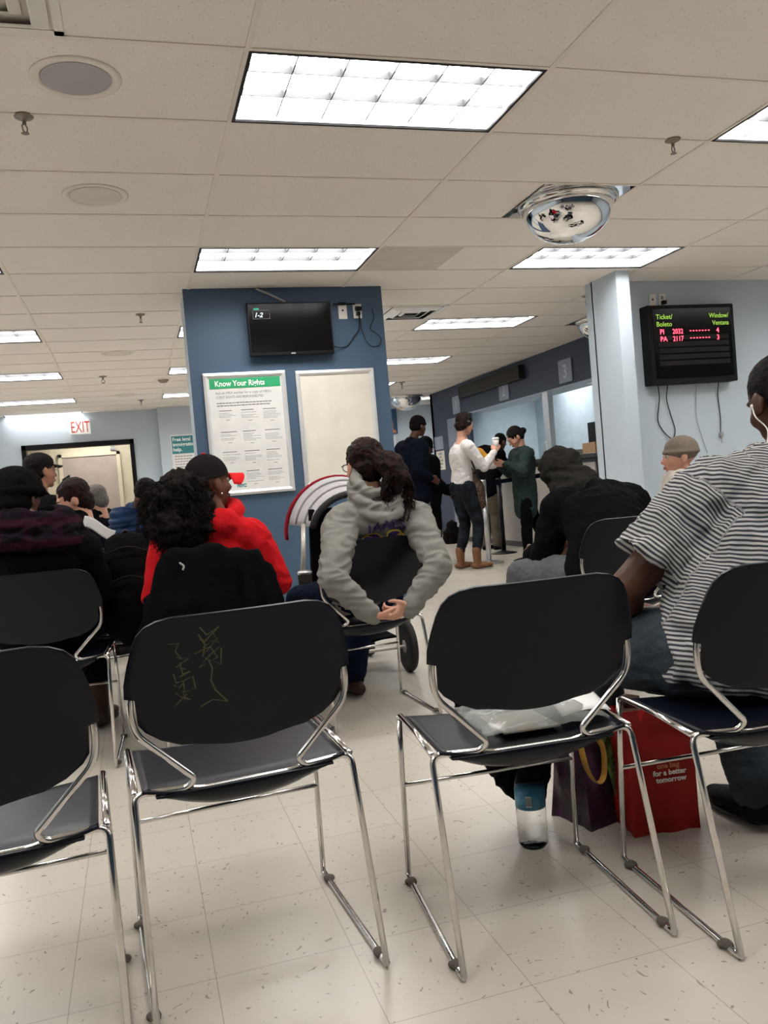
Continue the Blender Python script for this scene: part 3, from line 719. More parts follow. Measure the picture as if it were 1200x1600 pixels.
for s, w1, z in (('PI', '2032', .442), ('PA', '2117', .378)):
    led('ticket_prefix', s, .11, z, .062, 'led_red'); led('ticket_number', w1, .24, z, .062, 'led_red', sx=.9)
    bm = bmesh.new()
    for k in range(7): box(bm, (.42+k*.032, -.1275, z+.018), (.436+k*.032, -.1262, z+.026))
    obj('dotted_leader', bm, MT['led_red'], t)
    led('window_number', '4' if s == 'PI' else '3', .70, z, .062, 'led_red')
outlet(4.60, YW, 2.48, 'white jack plate above the ticket display, left one', 0)
t = outlet(4.70, YW, 2.48, 'outlet with black plug above the ticket display, right one', 1); boxo('plug', (-.018, -.045, -.04), (.02, -.009, -.005), MT['black'], t, bevel=.004)
cable('loop_cable', [(4.56, YW-.05, 1.72), (4.585, YW-.02, 1.60), (4.56, YW-.01, 1.42), (4.60, YW-.01, 1.32), (4.68, YW-.02, 1.235), (4.72, YW-.01, 1.26), (4.73, YW-.01, 1.33), (4.69, YW-.01, 1.48), (4.66, YW-.02, 1.60), (4.66, YW-.05, 1.72)], 'black cable loop hanging below left side of the ticket display', .0045)
cable('hanging_cable', [(4.97, YW-.04, 1.72), (4.98, YW-.01, 1.6), (4.97, YW-.01, 1.4), (5.03, YW-.01, 1.17), (5.06, YW-.01, 1.08)], 'thin gray wire below the middle of the ticket display', .003, 'cable_gray')
cable('hanging_cable', [(5.21, YW-.04, 1.72), (5.215, YW-.01, 1.6), (5.225, YW-.01, 1.4), (5.215, YW-.01, 1.24)], 'thin dark wire below right side of the ticket display', .004)
bm = bmesh.new(); box(bm, (5.20, YW-.03, 1.22), (5.235, YW, 1.26)); cyl(bm, (5.217, YW-.02, 1.22), (5.217, YW-.02, 1.16), .006); tag(obj('cable_clip', bm, MT['cable_gray'], bevel=.003), 'small gray cable clip on the wall below the ticket display', 'cable clip')

# ------------------------------------------------------------------ far wall signs
t = thing('exit_sign', 'white exit sign with red letters above the far door', 'exit sign', (-.905, YF, 2.30))
boxo('housing', (0, -.08, 0), (.315, 0, .235), MT['exit_face'], t, bevel=.006)
text('lettering', 'EXIT', .265, (.158, -.0815, .026), MT['red_ink'], t, align='CENTER', sx=.56)
t = thing('legal_help_poster', 'teal and white poster on the far wall left of the pillar', 'poster', (.665, YF-.25, 1.25))
boxo('frame', (0, -.02, -.15), (.42, 0, .92), MT['alu'], t, bevel=.004)
boxo('sheet', (.02, -.023, -.13), (.40, -.019, .90), MT['paper'], t)
boxo('heading_band', (.02, -.025, .60), (.40, -.0225, .90), MT['teal'], t)
for k, s in enumerate(('Free legal', 'immigration', 'help.')): text('heading_text', s, .085, (.035, -.026, .815-k*.085), MT['white_ink'], t, bold=.0015, sx=.92)
for k in range(14):
    x = .05; bm = bmesh.new()
    while x < .33: wl = rng.uniform(.02, .05); box(bm, (x, -.0245, .55-k*.045), (x+wl, -.0228, .562-k*.045)); x += wl+.01
    obj('text_line', bm, MT['gray_ink'], t)
# hallway sign and box
bm = bmesh.new(); box(bm, (-1.62, 16.47, 1.88), (-1.36, 16.5, 2.0)); tag(obj('hallway_sign', bm, MT['speaker_dark'], bevel=.003), 'small dark sign on cream hallway wall left of the beige door', 'sign')
bm = bmesh.new(); box(bm, (-.34, 16.41, 2.10), (-.25, 16.5, 2.15)); box(bm, (-.33, 16.43, 2.17), (-.26, 16.5, 2.22)); tag(obj('door_chime', bm, MT['steel'], bevel=.003), 'small metal fitting above right corner of the beige door', 'door fitting')
# far right: picture, doorway edge
t = thing('statue_picture', 'blue picture with an orange statue on the far wall beyond the pillar', 'picture', (4.98, 16.9, 2.08))
boxo('backing', (0, -.02, 0), (.43, 0, .52), MT['poster_blue'], t)
bm = bmesh.new(); lathe(bm, [(.11, 0), (.10, .05), (.05, .07), (.05, .2), (.035, .30), (.01, .42), (.004, .46)], 10, Matrix.Translation((.29, -.021, .02)) @ Matrix.Diagonal((1, .05, 1, 1))); obj('statue_print', bm, MT['poster_orange'], t)
bm = bmesh.new(); box(bm, (4.6, 16.86, 0), (5.16, 16.9, 1.96)); d4 = struct(obj('door_4', bm, MT['wood'], bevel=.003))
bm = bmesh.new(); box(bm, (5.16, 16.84, 0), (5.34, 16.9, 2.04)); box(bm, (4.5, 16.84, 1.96), (5.16, 16.9, 2.04)); obj('door_frame', bm, MT['paper'], d4)

# ------------------------------------------------------------------ booth front
def plate(n, y, label):
    t = thing('number_plate', label, 'number sign', (5.5, y, 2.16), 0, 'booth window number plates')
    boxo('plate', (-.02, -.17, 0), (0, .17, .30), MT['plate'], t, bevel=.003)
    me = text_mesh(n, .25, .001, 'CENTER', bold=.003)
    me.transform(Matrix.Translation((-.0212, 0, .06)) @ Matrix(((0,0,-1,0),(-1,0,0,0),(0,1,0,0),(0,0,0,1)))); link('numeral', me, MT['plate_ink'], t)
plate('1', 13.68, 'gray plate with number 1, leftmost above the booth'); plate('2', 11.72, 'gray plate with number 2 above the booth window'); plate('3', 9.82, 'gray plate with number 3 beside the pilaster')
t = thing('booth_display', 'long unlit dark display bar above booth window 2', 'display', (5.5, 11.0, 2.38))
boxo('casing', (-.10, 0, 0), (0, 2.35, .20), MT['speaker_dark'], t, bevel=.006); boxo('face', (-.103, .04, .02), (-.099, 2.31, .18), MT['gloss_black'], t)
for y, k in ((11.35, 'left'), (9.55, 'right')):
    t = thing('downlight', 'small dark round downlight in the booth soffit, %s one' % k, 'downlight', (5.72, y, 2.118))
    bm = bmesh.new(); lathe(bm, [(.09, 0), (.09, -.008), (.07, -.01)], 20); obj('trim_ring', bm, MT['steel'], t)
    bm = bmesh.new(); lathe(bm, [(.07, -.004), (.001, -.012)], 20); obj('lens', bm, MT['speaker_dark'], t)
bm = bmesh.new(); box(bm, (5.52, 10.42, 1.2), (5.60, 10.58, 2.12)); tag(obj('window_mullion', bm, MT['steel'], bevel=.004), 'gray post dividing the booth windows 2 and 3', 'post')
t = thing('service_counter', 'long dark topped service counter with beige front panels under booth windows', 'counter', (5.15, 6.75, 0))
boxo('countertop', (-.06, 0, 1.152), (.62, 6.44, 1.205), MT['counter_top'], t, bevel=.006)
boxo('body', (0.02, 0.02, 0.0), (.345, 6.45, 1.145), MT['counter_top'], t)
for k in range(7): boxo('front_panel', (-.005, .1+k*.92, .08), (.02, .93+k*.92, 1.10), MT['counter_panel'], t, bevel=.003)
t = thing('computer_monitor', 'dark monitor standing on the booth counter at the right', 'monitor', (5.62, 9.35, 1.205))
boxo('screen', (-.02, -.22, .10), (.02, .22, .40), MT['black'], t, bevel=.005); boxo('stand', (-.02, -.03, .0), (.02, .03, .12), MT['black'], t); boxo('foot', (-.08, -.1, 0), (.08, .1, .012), MT['black'], t)
bm = bmesh.new(); box(bm, (5.35, 9.6, 1.205), (5.6, 10.2, 1.28)); tag(obj('paper_tray', bm, MT['cable_gray'], bevel=.006), 'gray paper tray on the booth counter', 'tray')
bm = bmesh.new(); box(bm, (5.35, 9.0, 1.205), (5.6, 9.3, 1.34)); tag(obj('wooden_box', bm, MT['wood'], bevel=.004), 'light wooden box on counter beside the pilaster', 'box')
t = thing('sanitizer_bottle', 'clear bottle standing on the booth counter by the mullion', 'bottle', (5.4, 10.35, 1.205))
bm = bmesh.new(); lathe(bm, [(.03, 0), (.035, .02), (.035, .14), (.012, .18), (.012, .21)], 16); obj('body', bm, MT['bottle'], t, smooth=True)
bm = bmesh.new(); lathe(bm, [(.014, .21), (.014, .235)], 12); obj('cap', bm, MT['white'], t)
for (y0, y1, z0, z1, m, lb) in ((14.50, 14.94, 1.60, 1.84, 'plate', 'pale blue notice on booth wall, upper of two'), (14.48, 14.90, 1.22, 1.57, 'poster_board', 'cream notice with dark lettering on booth wall, lower of two')):
    t = thing('paper_notice', lb, 'notice', (5.5, y0, z0))
    boxo('sheet', (-.006, 0, 0), (0, y1-y0, z1-z0), MT[m], t)
    for k in range(5):
        me = text_mesh(('PLEASE', 'WAIT', 'FOR YOUR', 'NUMBER', 'HERE')[k] if m == 'poster_board' else '- - - - -', .055, .0006, 'CENTER')
        zz = (z1-z0)*(.80-.18*k)
        me.transform(Matrix.Translation((-.0068, (y1-y0)/2, zz)) @ Matrix(((0,0,-1,0),(-1,0,0,0),(0,1,0,0),(0,0,0,1)))); link('lettering', me, MT['ink' if m == 'poster_board' else 'white_ink'], t)

def stanchion(x, y, m, label, belts, h=1.0):
    t = thing('queue_post', label, 'queue barrier post', (x, y, 0), 0)
    bm = bmesh.new(); lathe(bm, [(.17, 0), (.17, .012), (.10, .025), (.03, .04)], 32); obj('base', bm, MT['steel'] if m == 'steel' else MT['black'], t, smooth=True)
    bm = bmesh.new(); lathe(bm, [(.030, .03), (.030, h-.09)], 20); obj('pole', bm, MT[m], t, smooth=True)
    bm = bmesh.new(); lathe(bm, [(.034, h-.09), (.036, h-.08), (.036, h-.01), (.030, h)], 20); obj('belt_head', bm, MT[m], t, smooth=True)
    for (bx, by, bz) in belts:
        d = V((bx-x, by-y, 0)); n = V((-d.y, d.x, 0)).normalized()*.0015; bm = bmesh.new()
        vs = [bm.verts.new(p) for p in (n+V((0, 0, h-.075)), n+V((0, 0, h-.025)), n+d+V((0, 0, bz+.025)), n+d+V((0, 0, bz-.025)), -n+V((0, 0, h-.075)), -n+V((0, 0, h-.025)), -n+d+V((0, 0, bz+.025)), -n+d+V((0, 0, bz-.025)))]
        for f in ((0,1,2,3),(7,6,5,4),(0,4,5,1),(3,2,6,7),(1,5,6,2),(0,3,7,4)): bm.faces.new([vs[i] for i in f])
        obj('belt', bm, MT['navy_coat'], t)
    return t
stanchion(3.99, 9.30, 'steel', 'shiny silver queue post between the woman in white and woman in green', [(5.11, 9.45, 1.0)])
stanchion(4.62, 10.25, 'black', 'black queue post behind the silver one', [(5.11, 9.25, 1.02), (3.2, 10.9, .95)])
stanchion(3.2, 10.9, 'black', 'black queue post behind the two people in dark coats', [])

# ------------------------------------------------------------------ chair
def lerp(a, b, t): return a+(b-a)*t
def back_y(x, z):       # rear surface of the back shell in chair coordinates
    return -.125 - .085*max(0, (z-.50))/.31*(1.0) + (-.012+.030*(abs(x)/.24)**2)*1.0
BACK_HALF = [(.522, .0), (.525, .08), (.534, .135), (.550, .175), (.572, .205), (.590, .218), (.645, .221), (.650, .241), (.68, .240), (.72, .231), (.755, .221), (.780, .210), (.797, .194), (.808, .170), (.8135, .14), (.815, .0)]
def back_outline(z):
    P = BACK_HALF
    for a, b in zip(P, P[1:]):
        if a[0] <= z <= b[0] and b[0] > a[0]: return lerp(a[1], b[1], (z-a[0])/(b[0]-a[0]))
    return 0
def make_chair():
    t = thing('stacking_chair', 'x', 'chair', (0, 0, 0), 0)
    r = .0072
    for s in (-1, 1):
        bm = bmesh.new()
        tube(bm, fillet([(s*.240, .245, .009), (s*.238, .225, .30), (s*.236, .215, .442)], .02), r)
        obj('front_leg', bm, MT['chrome'], t, smooth=True)
        bm = bmesh.new(); tube(bm, fillet([(s*.236, .218, .430), (s*.236, .20, .446), (s*.236, .05, .447), (s*.238, -.118, .437)], .012), r*.95); obj('seat_rail', bm, MT['chrome'], t, smooth=True)
        bm = bmesh.new()
        tube(bm, fillet([(s*.242, -.250, .009), (s*.240, -.118, .437), (s*.130, -.122, .432), (s*.112, -.132, .452), (s*.226, -.148, .570), (s*.234, -.150, .62), (s*.225, -.150, .68)], .026, 6), r)
        obj('rear_leg', bm, MT['chrome'], t, smooth=True)
        bm = bmesh.new(); tube(bm, fillet([(s*.240, .250, .012), (s*.242, .235, .0075), (s*.243, -.235, .0075), (s*.242, -.252, .012)], .01), r); obj('floor_rail', bm, MT['chrome'], t, smooth=True)
        for y in (.20, -.20):
            bm = bmesh.new(); ell(bm, (s*.242, y, .010), (.013, .019, .0098), seg=12, rings=8); ell(bm, (s*.250, y+.006, .008), (.010, .012, .0078), seg=10, rings=6); obj('glide', bm, MT['dust'], t, smooth=True)
    bm = bmesh.new(); tube(bm, [(-.238, .226, .255), (.238, .226, .255)], r*.8); obj('crossbar', bm, MT['chrome'], t, smooth=True)
    bm = bmesh.new(); tube(bm, fillet([(-.13, -.120, .432), (-.10, -.115, .424), (.10, -.115, .424), (.13, -.120, .432)], .02), r*.8); obj('rear_bar', bm, MT['chrome'], t, smooth=True)
    # seat shell
    bm = bmesh.new()
    def seat(u, v):
        y = lerp(-.130, .255, v); hw = lerp(.222, .226, v); e = min(1, (1-v)/.12)**.5 if v > .88 else 1.0; hw *= lerp(.90, 1, e)
        x = lerp(-hw, hw, u); a = abs(2*u-1)
        dish = .016*(1-a**2.2)*(1-.3*v)
        z = .446 - dish
        if v > .80: z -= .040*((v-.80)/.20)**2
        if v < .12: z -= .010*(1-v/.12)*(1-a*a)
        return V((x, y, z))
    sheet(bm, seat, 24, 22, .007)
    obj('seat', bm, MT['chair'], t, smooth=True)
    # under-seat apron that sags below the rear bar
    bm = bmesh.new()
    def apron(u, v):
        x = lerp(-.195, .195, u); a = abs(2*u-1); d = .064*(1-a**2.5)
        return V((x, -.128+.045*v+.16*v*v, .428 - d*math.sin(min(1, v*1.6)*PI/2)*(1-.2*v)))
    sheet(bm, apron, 20, 8, .006); obj('seat_apron', bm, MT['chair'], t, smooth=True)
    # back shell
    bm = bmesh.new(); n = 30
    zs = [p[0] for p in BACK_HALF[1:-1]]; zz = []
    for a, b in zip(zs, zs[1:]):
        k = max(1, int((b-a)/.012)); zz += [lerp(a, b, i/k) for i in range(k)]
    zz.append(zs[-1])
    # bottom and top edges curve: map v through outline, extra rows close them
    def surf(u, v):
        i = v*(len(zz)-1); k = min(int(i), len(zz)-2); z = lerp(zz[k], zz[k+1], i-k)
        hw = back_outline(z); x = lerp(-hw, hw, u)
        a = abs(2*u-1)
        if v < .06: z -= .006*(1-a*a)
        return V((x, back_y(x, z), z + (.0 if v < .9 else 0)))
    sheet(bm, surf, n, len(zz)-1, -.0075)
    b = obj('backrest', bm, MT['chair'], t, smooth=True)
    md = b.modifiers.new('bevel', 'BEVEL'); md.width = .002; md.segments = 2; md.limit_method = 'ANGLE'; md.angle_limit = R(50)
    return t
CH = make_chair()
CHAIRS = {}
def chair(key, x, y, deg, label, first=False, group='navy stacking chairs with chrome frames'):
    if first: t = CH; t.location = (x, y, 0); t.rotation_euler = (0, 0, R(deg)); t['label'] = label; t['group'] = group
    else: t = dup(CH, (x, y, 0), R(deg), label, group)
    CHAIRS[key] = t; return t
chair('C', .175, 1.975, 3.5, 'empty navy chair with yellowish graffiti scratched on its back', True)
chair('D', .825, 1.853, -4.5, 'empty navy chair with papers on its seat and a water bottle beneath')
chair('E', 1.372, 1.685, -4, 'navy chair at the right edge holding the man in striped shirt')
chair('B', -.350, 1.80, 3, 'navy chair cut by the left edge, nearest the camera')
chair('A', -.395, 3.80, -3, 'navy chair under the person in black hat, second row left')
chair('F', .285, 3.75, 0, 'chair covered by the black coat behind the woman in red hoodie')
chair('G', .965, 3.76, 3, 'navy chair the woman in gray hoodie sits on, hands behind it')
chair('H', 2.095, 3.43, -5, 'navy chair of the hunched man in black hooded jacket')
chair('J', -.32, 5.25, 0, 'chair behind the backpack, under the brown haired person')
chair('K', .17, 7.3, 20, 'chair under the person in blue puffer jacket')
chair('M', 3.25, 4.35, 60, 'chair under the person in taupe knit cap')
chair('N', -.78, 6.1, 0, 'chair under the person holding up a phone on the left')
# graffiti on chair C
bm = bmesh.new()
def scratch(P, r=.0020):
    tube(bm, [(x, back_y(x, z)-.0077, z) for x, z in P], [(r, .0007)]*len(P), ref=(1, 0, 0), seg=5)
g1 = [[(-.147,.757),(-.128,.757),(-.136,.740),(-.124,.722),(-.135,.727),(-.110,.722),(-.136,.706),(-.118,.700)], [(-.128,.715),(-.124,.690),(-.108,.694),(-.130,.684)], [(-.142,.692),(-.138,.672),(-.120,.676),(-.132,.660),(-.142,.668)],
      [(-.120,.676),(-.104,.682),(-.100,.655),(-.122,.650),(-.124,.672)], [(-.140,.650),(-.120,.630),(-.126,.652)], [(-.118,.645),(-.142,.622)], [(-.130,.640),(-.112,.632)]]
g2 = [[(-.085,.785),(-.072,.768),(-.046,.782),(-.078,.752),(-.060,.772),(-.048,.748),(-.086,.760)], [(-.080,.742),(-.050,.758),(-.074,.732),(-.046,.738),(-.070,.722)], [(-.098,.730),(-.066,.742),(-.052,.716),(-.090,.700),(-.068,.722)],
      [(-.044,.735),(-.046,.700),(-.078,.718)], [(-.070,.712),(-.064,.694),(-.068,.668),(-.060,.645),(-.036,.616)], [(-.092,.612),(-.066,.624),(-.036,.616)], [(-.088,.770),(-.076,.745),(-.082,.722)]]
for P in g1+g2: scratch(P)
obj('graffiti', bm, MT['graffiti'], CHAIRS['C'])['label'] = 'yellowish scratched graffiti tags'

# ------------------------------------------------------------------ people
def basis(yaw): return V((-math.sin(yaw), math.cos(yaw), 0)), V((math.cos(yaw), math.sin(yaw), 0))
def sit(x, y, yaw, lean=0.0, s=1.0, seat=.46):
    f, r = basis(yaw); o = V((x, y, 0)); up = V((0, 0, 1))
    def P(a, b, c): return o+r*a*s+f*b*s+up*(seat+(c)*s)
    J = dict(pelvis=P(0, 0, .09), waist=P(0, lean*.25, .24), chest=P(0, lean*.7, .40), neck=P(0, lean, .56), head=P(0, lean*1.12+.015, .70),
             shL=P(-.175, lean*.9, .50), shR=P(.175, lean*.9, .50), elL=P(-.23, lean*.8+.03, .24), elR=P(.23, lean*.8+.03, .24), wrL=P(-.13, lean*.8+.24, .20), wrR=P(.13, lean*.8+.24, .20),
             hipL=P(-.09, .02, .06), hipR=P(.09, .02, .06))
    for k, sg in (('L', -1), ('R', 1)):
        J['kn'+k] = o+r*sg*.13*s+f*.44*s+up*(.50*s+.02); J['an'+k] = o+r*sg*.13*s+f*.46*s+up*.085
    J['yaw'] = yaw; J['s'] = s; return J
def stand(x, y, yaw, s=1.0):
    f, r = basis(yaw); o = V((x, y, 0)); up = V((0, 0, 1))
    def P(a, b, c): return o+r*a*s+f*b*s+up*c*s
    J = dict(pelvis=P(0, 0, .93), waist=P(0, .01, 1.08), chest=P(0, 0, 1.26), neck=P(0, -.01, 1.45), head=P(0, .015, 1.59), shL=P(-.17, -.01, 1.38), shR=P(.17, -.01, 1.38),
             elL=P(-.22, -.02, 1.10), elR=P(.22, -.02, 1.10), wrL=P(-.22, .08, .88), wrR=P(.22, .08, .88), hipL=P(-.085, 0, .90), hipR=P(.085, 0, .90),
             knL=P(-.095, .03, .50), knR=P(.095, .03, .50), anL=P(-.10, -.01, .085), anR=P(.10, -.01, .085))
    J['yaw'] = yaw; J['s'] = s; return J

def headmat(J):
    hy = J.get('hyaw', J['yaw']); hp = J.get('hpitch', 0); hr = J.get('hroll', 0)
    return Matrix.Rotation(hy, 3, 'Z') @ Matrix.Rotation(hp, 3, 'X') @ Matrix.Rotation(hr, 3, 'Y')
def head_geo(bm, J):
    M = headmat(J); c = J['head']; s = J.get('hs', 1.0)
    def E(p, r): ell(bm, c+M @ V(p)*s, tuple(x*s for x in r), M)
    E((0, -.012, .030), (.074, .094, .084)); E((0, .020, -.020), (.064, .074, .075)); E((0, .030, -.062), (.050, .056, .050)); E((0, .062, -.092), (.024, .024, .020))
    E((.033, .055, -.028), (.026, .028, .028)); E((-.033, .055, -.028), (.026, .028, .028)); E((0, .074, .026), (.050, .018, .012))
    tube(bm, [c+M @ V(p)*s for p in ((0, .082, .012), (0, .096, -.012), (0, .104, -.030))], [.008*s, .010*s, .014*s], caps='round', seg=10)
    E((0, .083, -.062), (.022, .014, .012))
    for k in (-1, 1): E((k*.077, -.008, -.012), (.010, .020, .032)); E((k*.080, -.002, -.035), (.007, .009, .012))
    tube(bm, [c+M @ V((0, -.028, -.055))*s, J['neck']-V((0, 0, .03))], [.052*s, .060*s], interp=4)
def face_parts(J, root, brow='hair_black'):
    M = headmat(J); c = J['head']; s = J.get('hs', 1.0); f = lambda *p: c+M @ V(p)*s
    for k in (-1, 1):
        bm = bmesh.new(); ell(bm, f(k*.030, .0755, .004), .0125*s, M, 10, 8); e = wobj('eye', bm, MT['eye'], root, smooth=True)
        bm = bmesh.new(); ell(bm, f(k*.030, .0865, .004), (.0065*s, .003*s, .0065*s), M, 8, 6); wobj('iris', bm, MT['iris'], root, smooth=True)
        bm = bmesh.new(); tube(bm, [f(k*.014, .092, .022), f(k*.030, .092, .028), f(k*.046, .082, .022)], .0028*s, interp=3, seg=6); wobj('eyebrow', bm, MT[brow], root, smooth=True)
    bm = bmesh.new(); tube(bm, [f(-.022, .088, -.062), f(0, .097, -.060), f(.022, .088, -.062)], [.002*s, .005*s, .002*s], interp=3, seg=8); tube(bm, [f(-.018, .088, -.068), f(0, .096, -.069), f(.018, .088, -.068)], [.002*s, .0055*s, .002*s], interp=3, seg=8)
    wobj('lips', bm, MT['lip'], root, smooth=True)

def hand_geo(bm, wr, d, nrm, side, curl=.5, s=1.0, spread=.12, thumb=1.0):
    """wr wrist, d direction of the palm, nrm normal out of the palm, side: direction towards the thumb"""
    d = V(d).normalized(); nrm = V(nrm); nrm = (nrm-d*nrm.dot(d)).normalized(); sd = V(side); sd = (sd-d*sd.dot(d)-nrm*sd.dot(nrm)).normalized()
    wr = V(wr)
    tube(bm, [wr-d*.01*s, wr+d*.03*s, wr+d*.07*s, wr+d*.092*s], [(.026*s, .019*s), (.034*s, .016*s), (.041*s, .014*s), (.039*s, .011*s)], ref=sd, seg=14, interp=3, caps='round')
    for k, (off, ln) in enumerate(((.029, .072), (.010, .080), (-.010, .074), (-.028, .058))):
        base = wr+d*.082*s+sd*off*s; a = (1.5-k)*spread*.35; dd = (d*math.cos(a)+sd*math.sin(a)).normalized()
        pts = [base]; ang = curl*.55
        for fr in (.45, .30, .25):
            dirn = dd*math.cos(ang)+nrm*math.sin(ang); pts.append(pts[-1]+dirn*ln*fr*s); ang += curl*.95
        tube(bm, pts, [.0092*s, .0088*s, .0080*s, .0066*s], seg=10, interp=3, caps='round')
    b = wr+d*.022*s+sd*.026*s; t1 = b+(d*.75+sd*.62+nrm*.25).normalized()*.036*s; t2 = t1+(d*.9+sd*.12*thumb+nrm*.45).normalized()*.030*s; t3 = t2+(d*.9-sd*.1+nrm*.5).normalized()*.022*s
    tube(bm, [b, t1, t2, t3], [.016*s, .0115*s, .0100*s, .0082*s], seg=10, interp=3, caps='round')

def body(J, root, m, vox=.007, hands=None, fat=1.0):
    bm = bmesh.new(); s = J['s']; side = (J['shR']-J['shL'])
    head_geo(bm, J)
    tube(bm, [J['pelvis'], J['waist'], J['chest'], J['neck']-V((0, 0, .05))], [(.13*s*fat, .09*s*fat), (.11*s*fat, .08*s*fat), (.14*s*fat, .09*s*fat), (.08*s, .06*s)], ref=side, seg=20, interp=5, caps='round')
    for k in 'LR':
        tube(bm, [J['chest'].lerp(J['sh'+k], .5), J['sh'+k], J['sh'+k].lerp(J['el'+k], .5), J['el'+k]], [.05*s, .048*s*fat, .043*s*fat, .036*s*fat], interp=4, caps='round')
        tube(bm, [J['el'+k], J['el'+k].lerp(J['wr'+k], .35), J['wr'+k]], [.036*s*fat, .037*s*fat, .025*s], interp=4, caps='round')
        tube(bm, [J['hip'+k], J['hip'+k].lerp(J['kn'+k], .5), J['kn'+k]], [.075*s*fat, .065*s*fat, .05*s], interp=4, caps='round')
        tube(bm, [J['kn'+k], J['kn'+k].lerp(J['an'+k], .35), J['an'+k]], [.05*s, .048*s, .033*s], interp=4, caps='round')
        h = (hands or {}).get(k)
        fa = (J['wr'+k]-J['el'+k]).normalized(); f, r = basis(J['yaw'])
        if h is None: h = dict(d=fa, n=(-r if k == 'R' else r), side=f)
        hand_geo(bm, J['wr'+k], h['d'], h['n'], h['side'], h.get('curl', .5), h.get('s', s), h.get('spread', .12))
    return voxel('body', bm, m, root, vox, 3)

def top(J, root, m, name='jacket', vox=.009, thick=1.0, hem=.0, sleeve=1.0, folds=((9, .006, (1, 1, 1.6), False), (16, .004, (1, 1, 1), True)), cuff=.036, w=1.0, attr=None, extra=None, short=None, armr=1.0, depth=1.0, smooth=5):
    bm = bmesh.new(); s = J['s']; side = (J['shR']-J['shL']).normalized()
    up = (J['chest']-J['pelvis']).normalized(); c = J['chest']; mid = (J['shL']+J['shR'])/2
    T = thick
    tube(bm, [J['pelvis']-up*(.02+hem)*s, J['pelvis'], J['waist'], c, mid, J['neck'].lerp(mid, .45)],
         [(.160*s*T*w, .115*s*T*depth), (.165*s*T*w, .125*s*T*depth), (.155*s*T*w, .115*s*T*depth), (.178*s*T*w, .122*s*T*depth), (.150*s*T*w, .095*s*T*depth), (.075*s*T, .068*s*T)], ref=side, seg=26, interp=5, caps='round')
    for k in 'LR':
        sh, el, wr = J['sh'+k], J['el'+k], J['wr'+k]; e = wr.lerp(el, 1-sleeve)
        tube(bm, [mid.lerp(sh, .45)-V((0, 0, .015)), sh-V((0, 0, .012)), sh.lerp(el, .35), sh.lerp(el, .7), el], [.078*s*T*armr, .076*s*T*armr, .070*s*T*armr, .062*s*T*armr, .056*s*T*armr], interp=4, caps='round', seg=18)
        if short is None:
            tube(bm, [el, el.lerp(wr, .4), el.lerp(wr, .85), wr], [.056*s*T*armr, .054*s*T*armr, .044*s*T*armr, cuff*s], interp=4, caps='round', seg=18)
    if extra: extra(bm)
    return voxel(name, bm, m, root, vox, smooth, folds, attr)

def legs(J, root, m, vox=.010, loose=1.0, name='trousers', folds=((14, .005, (1, 1, .8), False), (24, .003, (1, 1, 1.8), True)), end=.0, hipr=1.0, shank=1.0):
    bm = bmesh.new(); s = J['s']; side = (J['hipR']-J['hipL'])
    ell(bm, J['pelvis']-V((0, 0, .02)), (.158*s*hipr, .135*s*hipr, .115*s), Matrix.Rotation(J['yaw'], 3, 'Z'))
    for k in 'LR':
        tube(bm, [J['hip'+k], J['hip'+k].lerp(J['kn'+k], .45), J['kn'+k]], [.098*s*hipr, .088*s*loose, .066*s*loose], interp=4, caps='round', seg=18)
        tube(bm, [J['kn'+k], J['kn'+k].lerp(J['an'+k], .4), J['an'+k]+V((0, 0, end))], [.066*s*loose, .062*s*loose*shank, .050*s*loose*shank], interp=4, caps='round', seg=18)
    return voxel(name, bm, m, root, vox, 5, folds)

def shoe(J, k, root, m, yaw=None, boot=False, pitch=0.0, sole='rubber'):
    a = J['an'+k]; y = J['yaw'] if yaw is None else yaw; f, r = basis(y); f = f*math.cos(pitch)+V((0, 0, -1))*math.sin(pitch); u = f.cross(-r) if False else r.cross(f); s = J['s']
    bm = bmesh.new()
    b = a-u*.055
    tube(bm, [b-f*.050, b-f*.01, b+f*.06, b+f*.12, b+f*.165], [(.032*s, .032), (.038*s, .040), (.043*s, .036), (.044*s, .028), (.030*s, .018)], ref=r, interp=4, caps='round', seg=16)
    tube(bm, [b+u*.0, a+u*(.12 if boot else .015)], [.042*s, (.052 if boot else .044)*s], caps='round')
    o = voxel('boot' if boot else 'shoe', bm, m, root, .006, 4)
    bm = bmesh.new()
    n = 20; o1 = []
    for q in range(n):
        an = 2*PI*q/n; x = math.cos(an)*(.046 if math.sin(an) > 0 else .038)*s; yy = .055+math.sin(an)*(.135 if math.sin(an) > 0 else .125); o1.append((x, yy))
    A = [bm.verts.new(a+r*x+f*yy-u*.078) for x, yy in o1]; B = [bm.verts.new(a+r*x+f*yy-u*.095+V((0, 0, .0115))) for x, yy in o1]
    bm.faces.new(A); bm.faces.new(B[::-1])
    for q in range(n): bm.faces.new((A[q], B[q], B[(q+1) % n], A[(q+1) % n]))
    bmesh.ops.translate(bm, verts=bm.verts[:], vec=(0, 0, 0)); bmesh.ops.recalc_face_normals(bm, faces=bm.faces[:])
    me = bm; bmesh.ops.translate(me, verts=me.verts[:], vec=-(root.location))
    mo = obj('sole', me, MT[sole], o, smooth=False, bevel=.002)
    return o

def hair_cap(J, root, m, grow=1.0, low=0.0, extra=None, folds=((30, .004, (1, 1, 1), True),), vox=.006, name='hair'):
    bm = bmesh.new(); M = headmat(J); c = J['head']; s = J.get('hs', 1.0)*grow
    ell(bm, c+M @ V((0, -.022, .038))*s, (.082*s, .096*s, .086*s), M); ell(bm, c+M @ V((0, -.048, -.005-low))*s, (.074*s, .066*s, .078*s), M)
    if extra: extra(bm, lambda *p: c+M @ V(p)*s)
    return voxel(name, bm, m, root, vox, 3, folds)

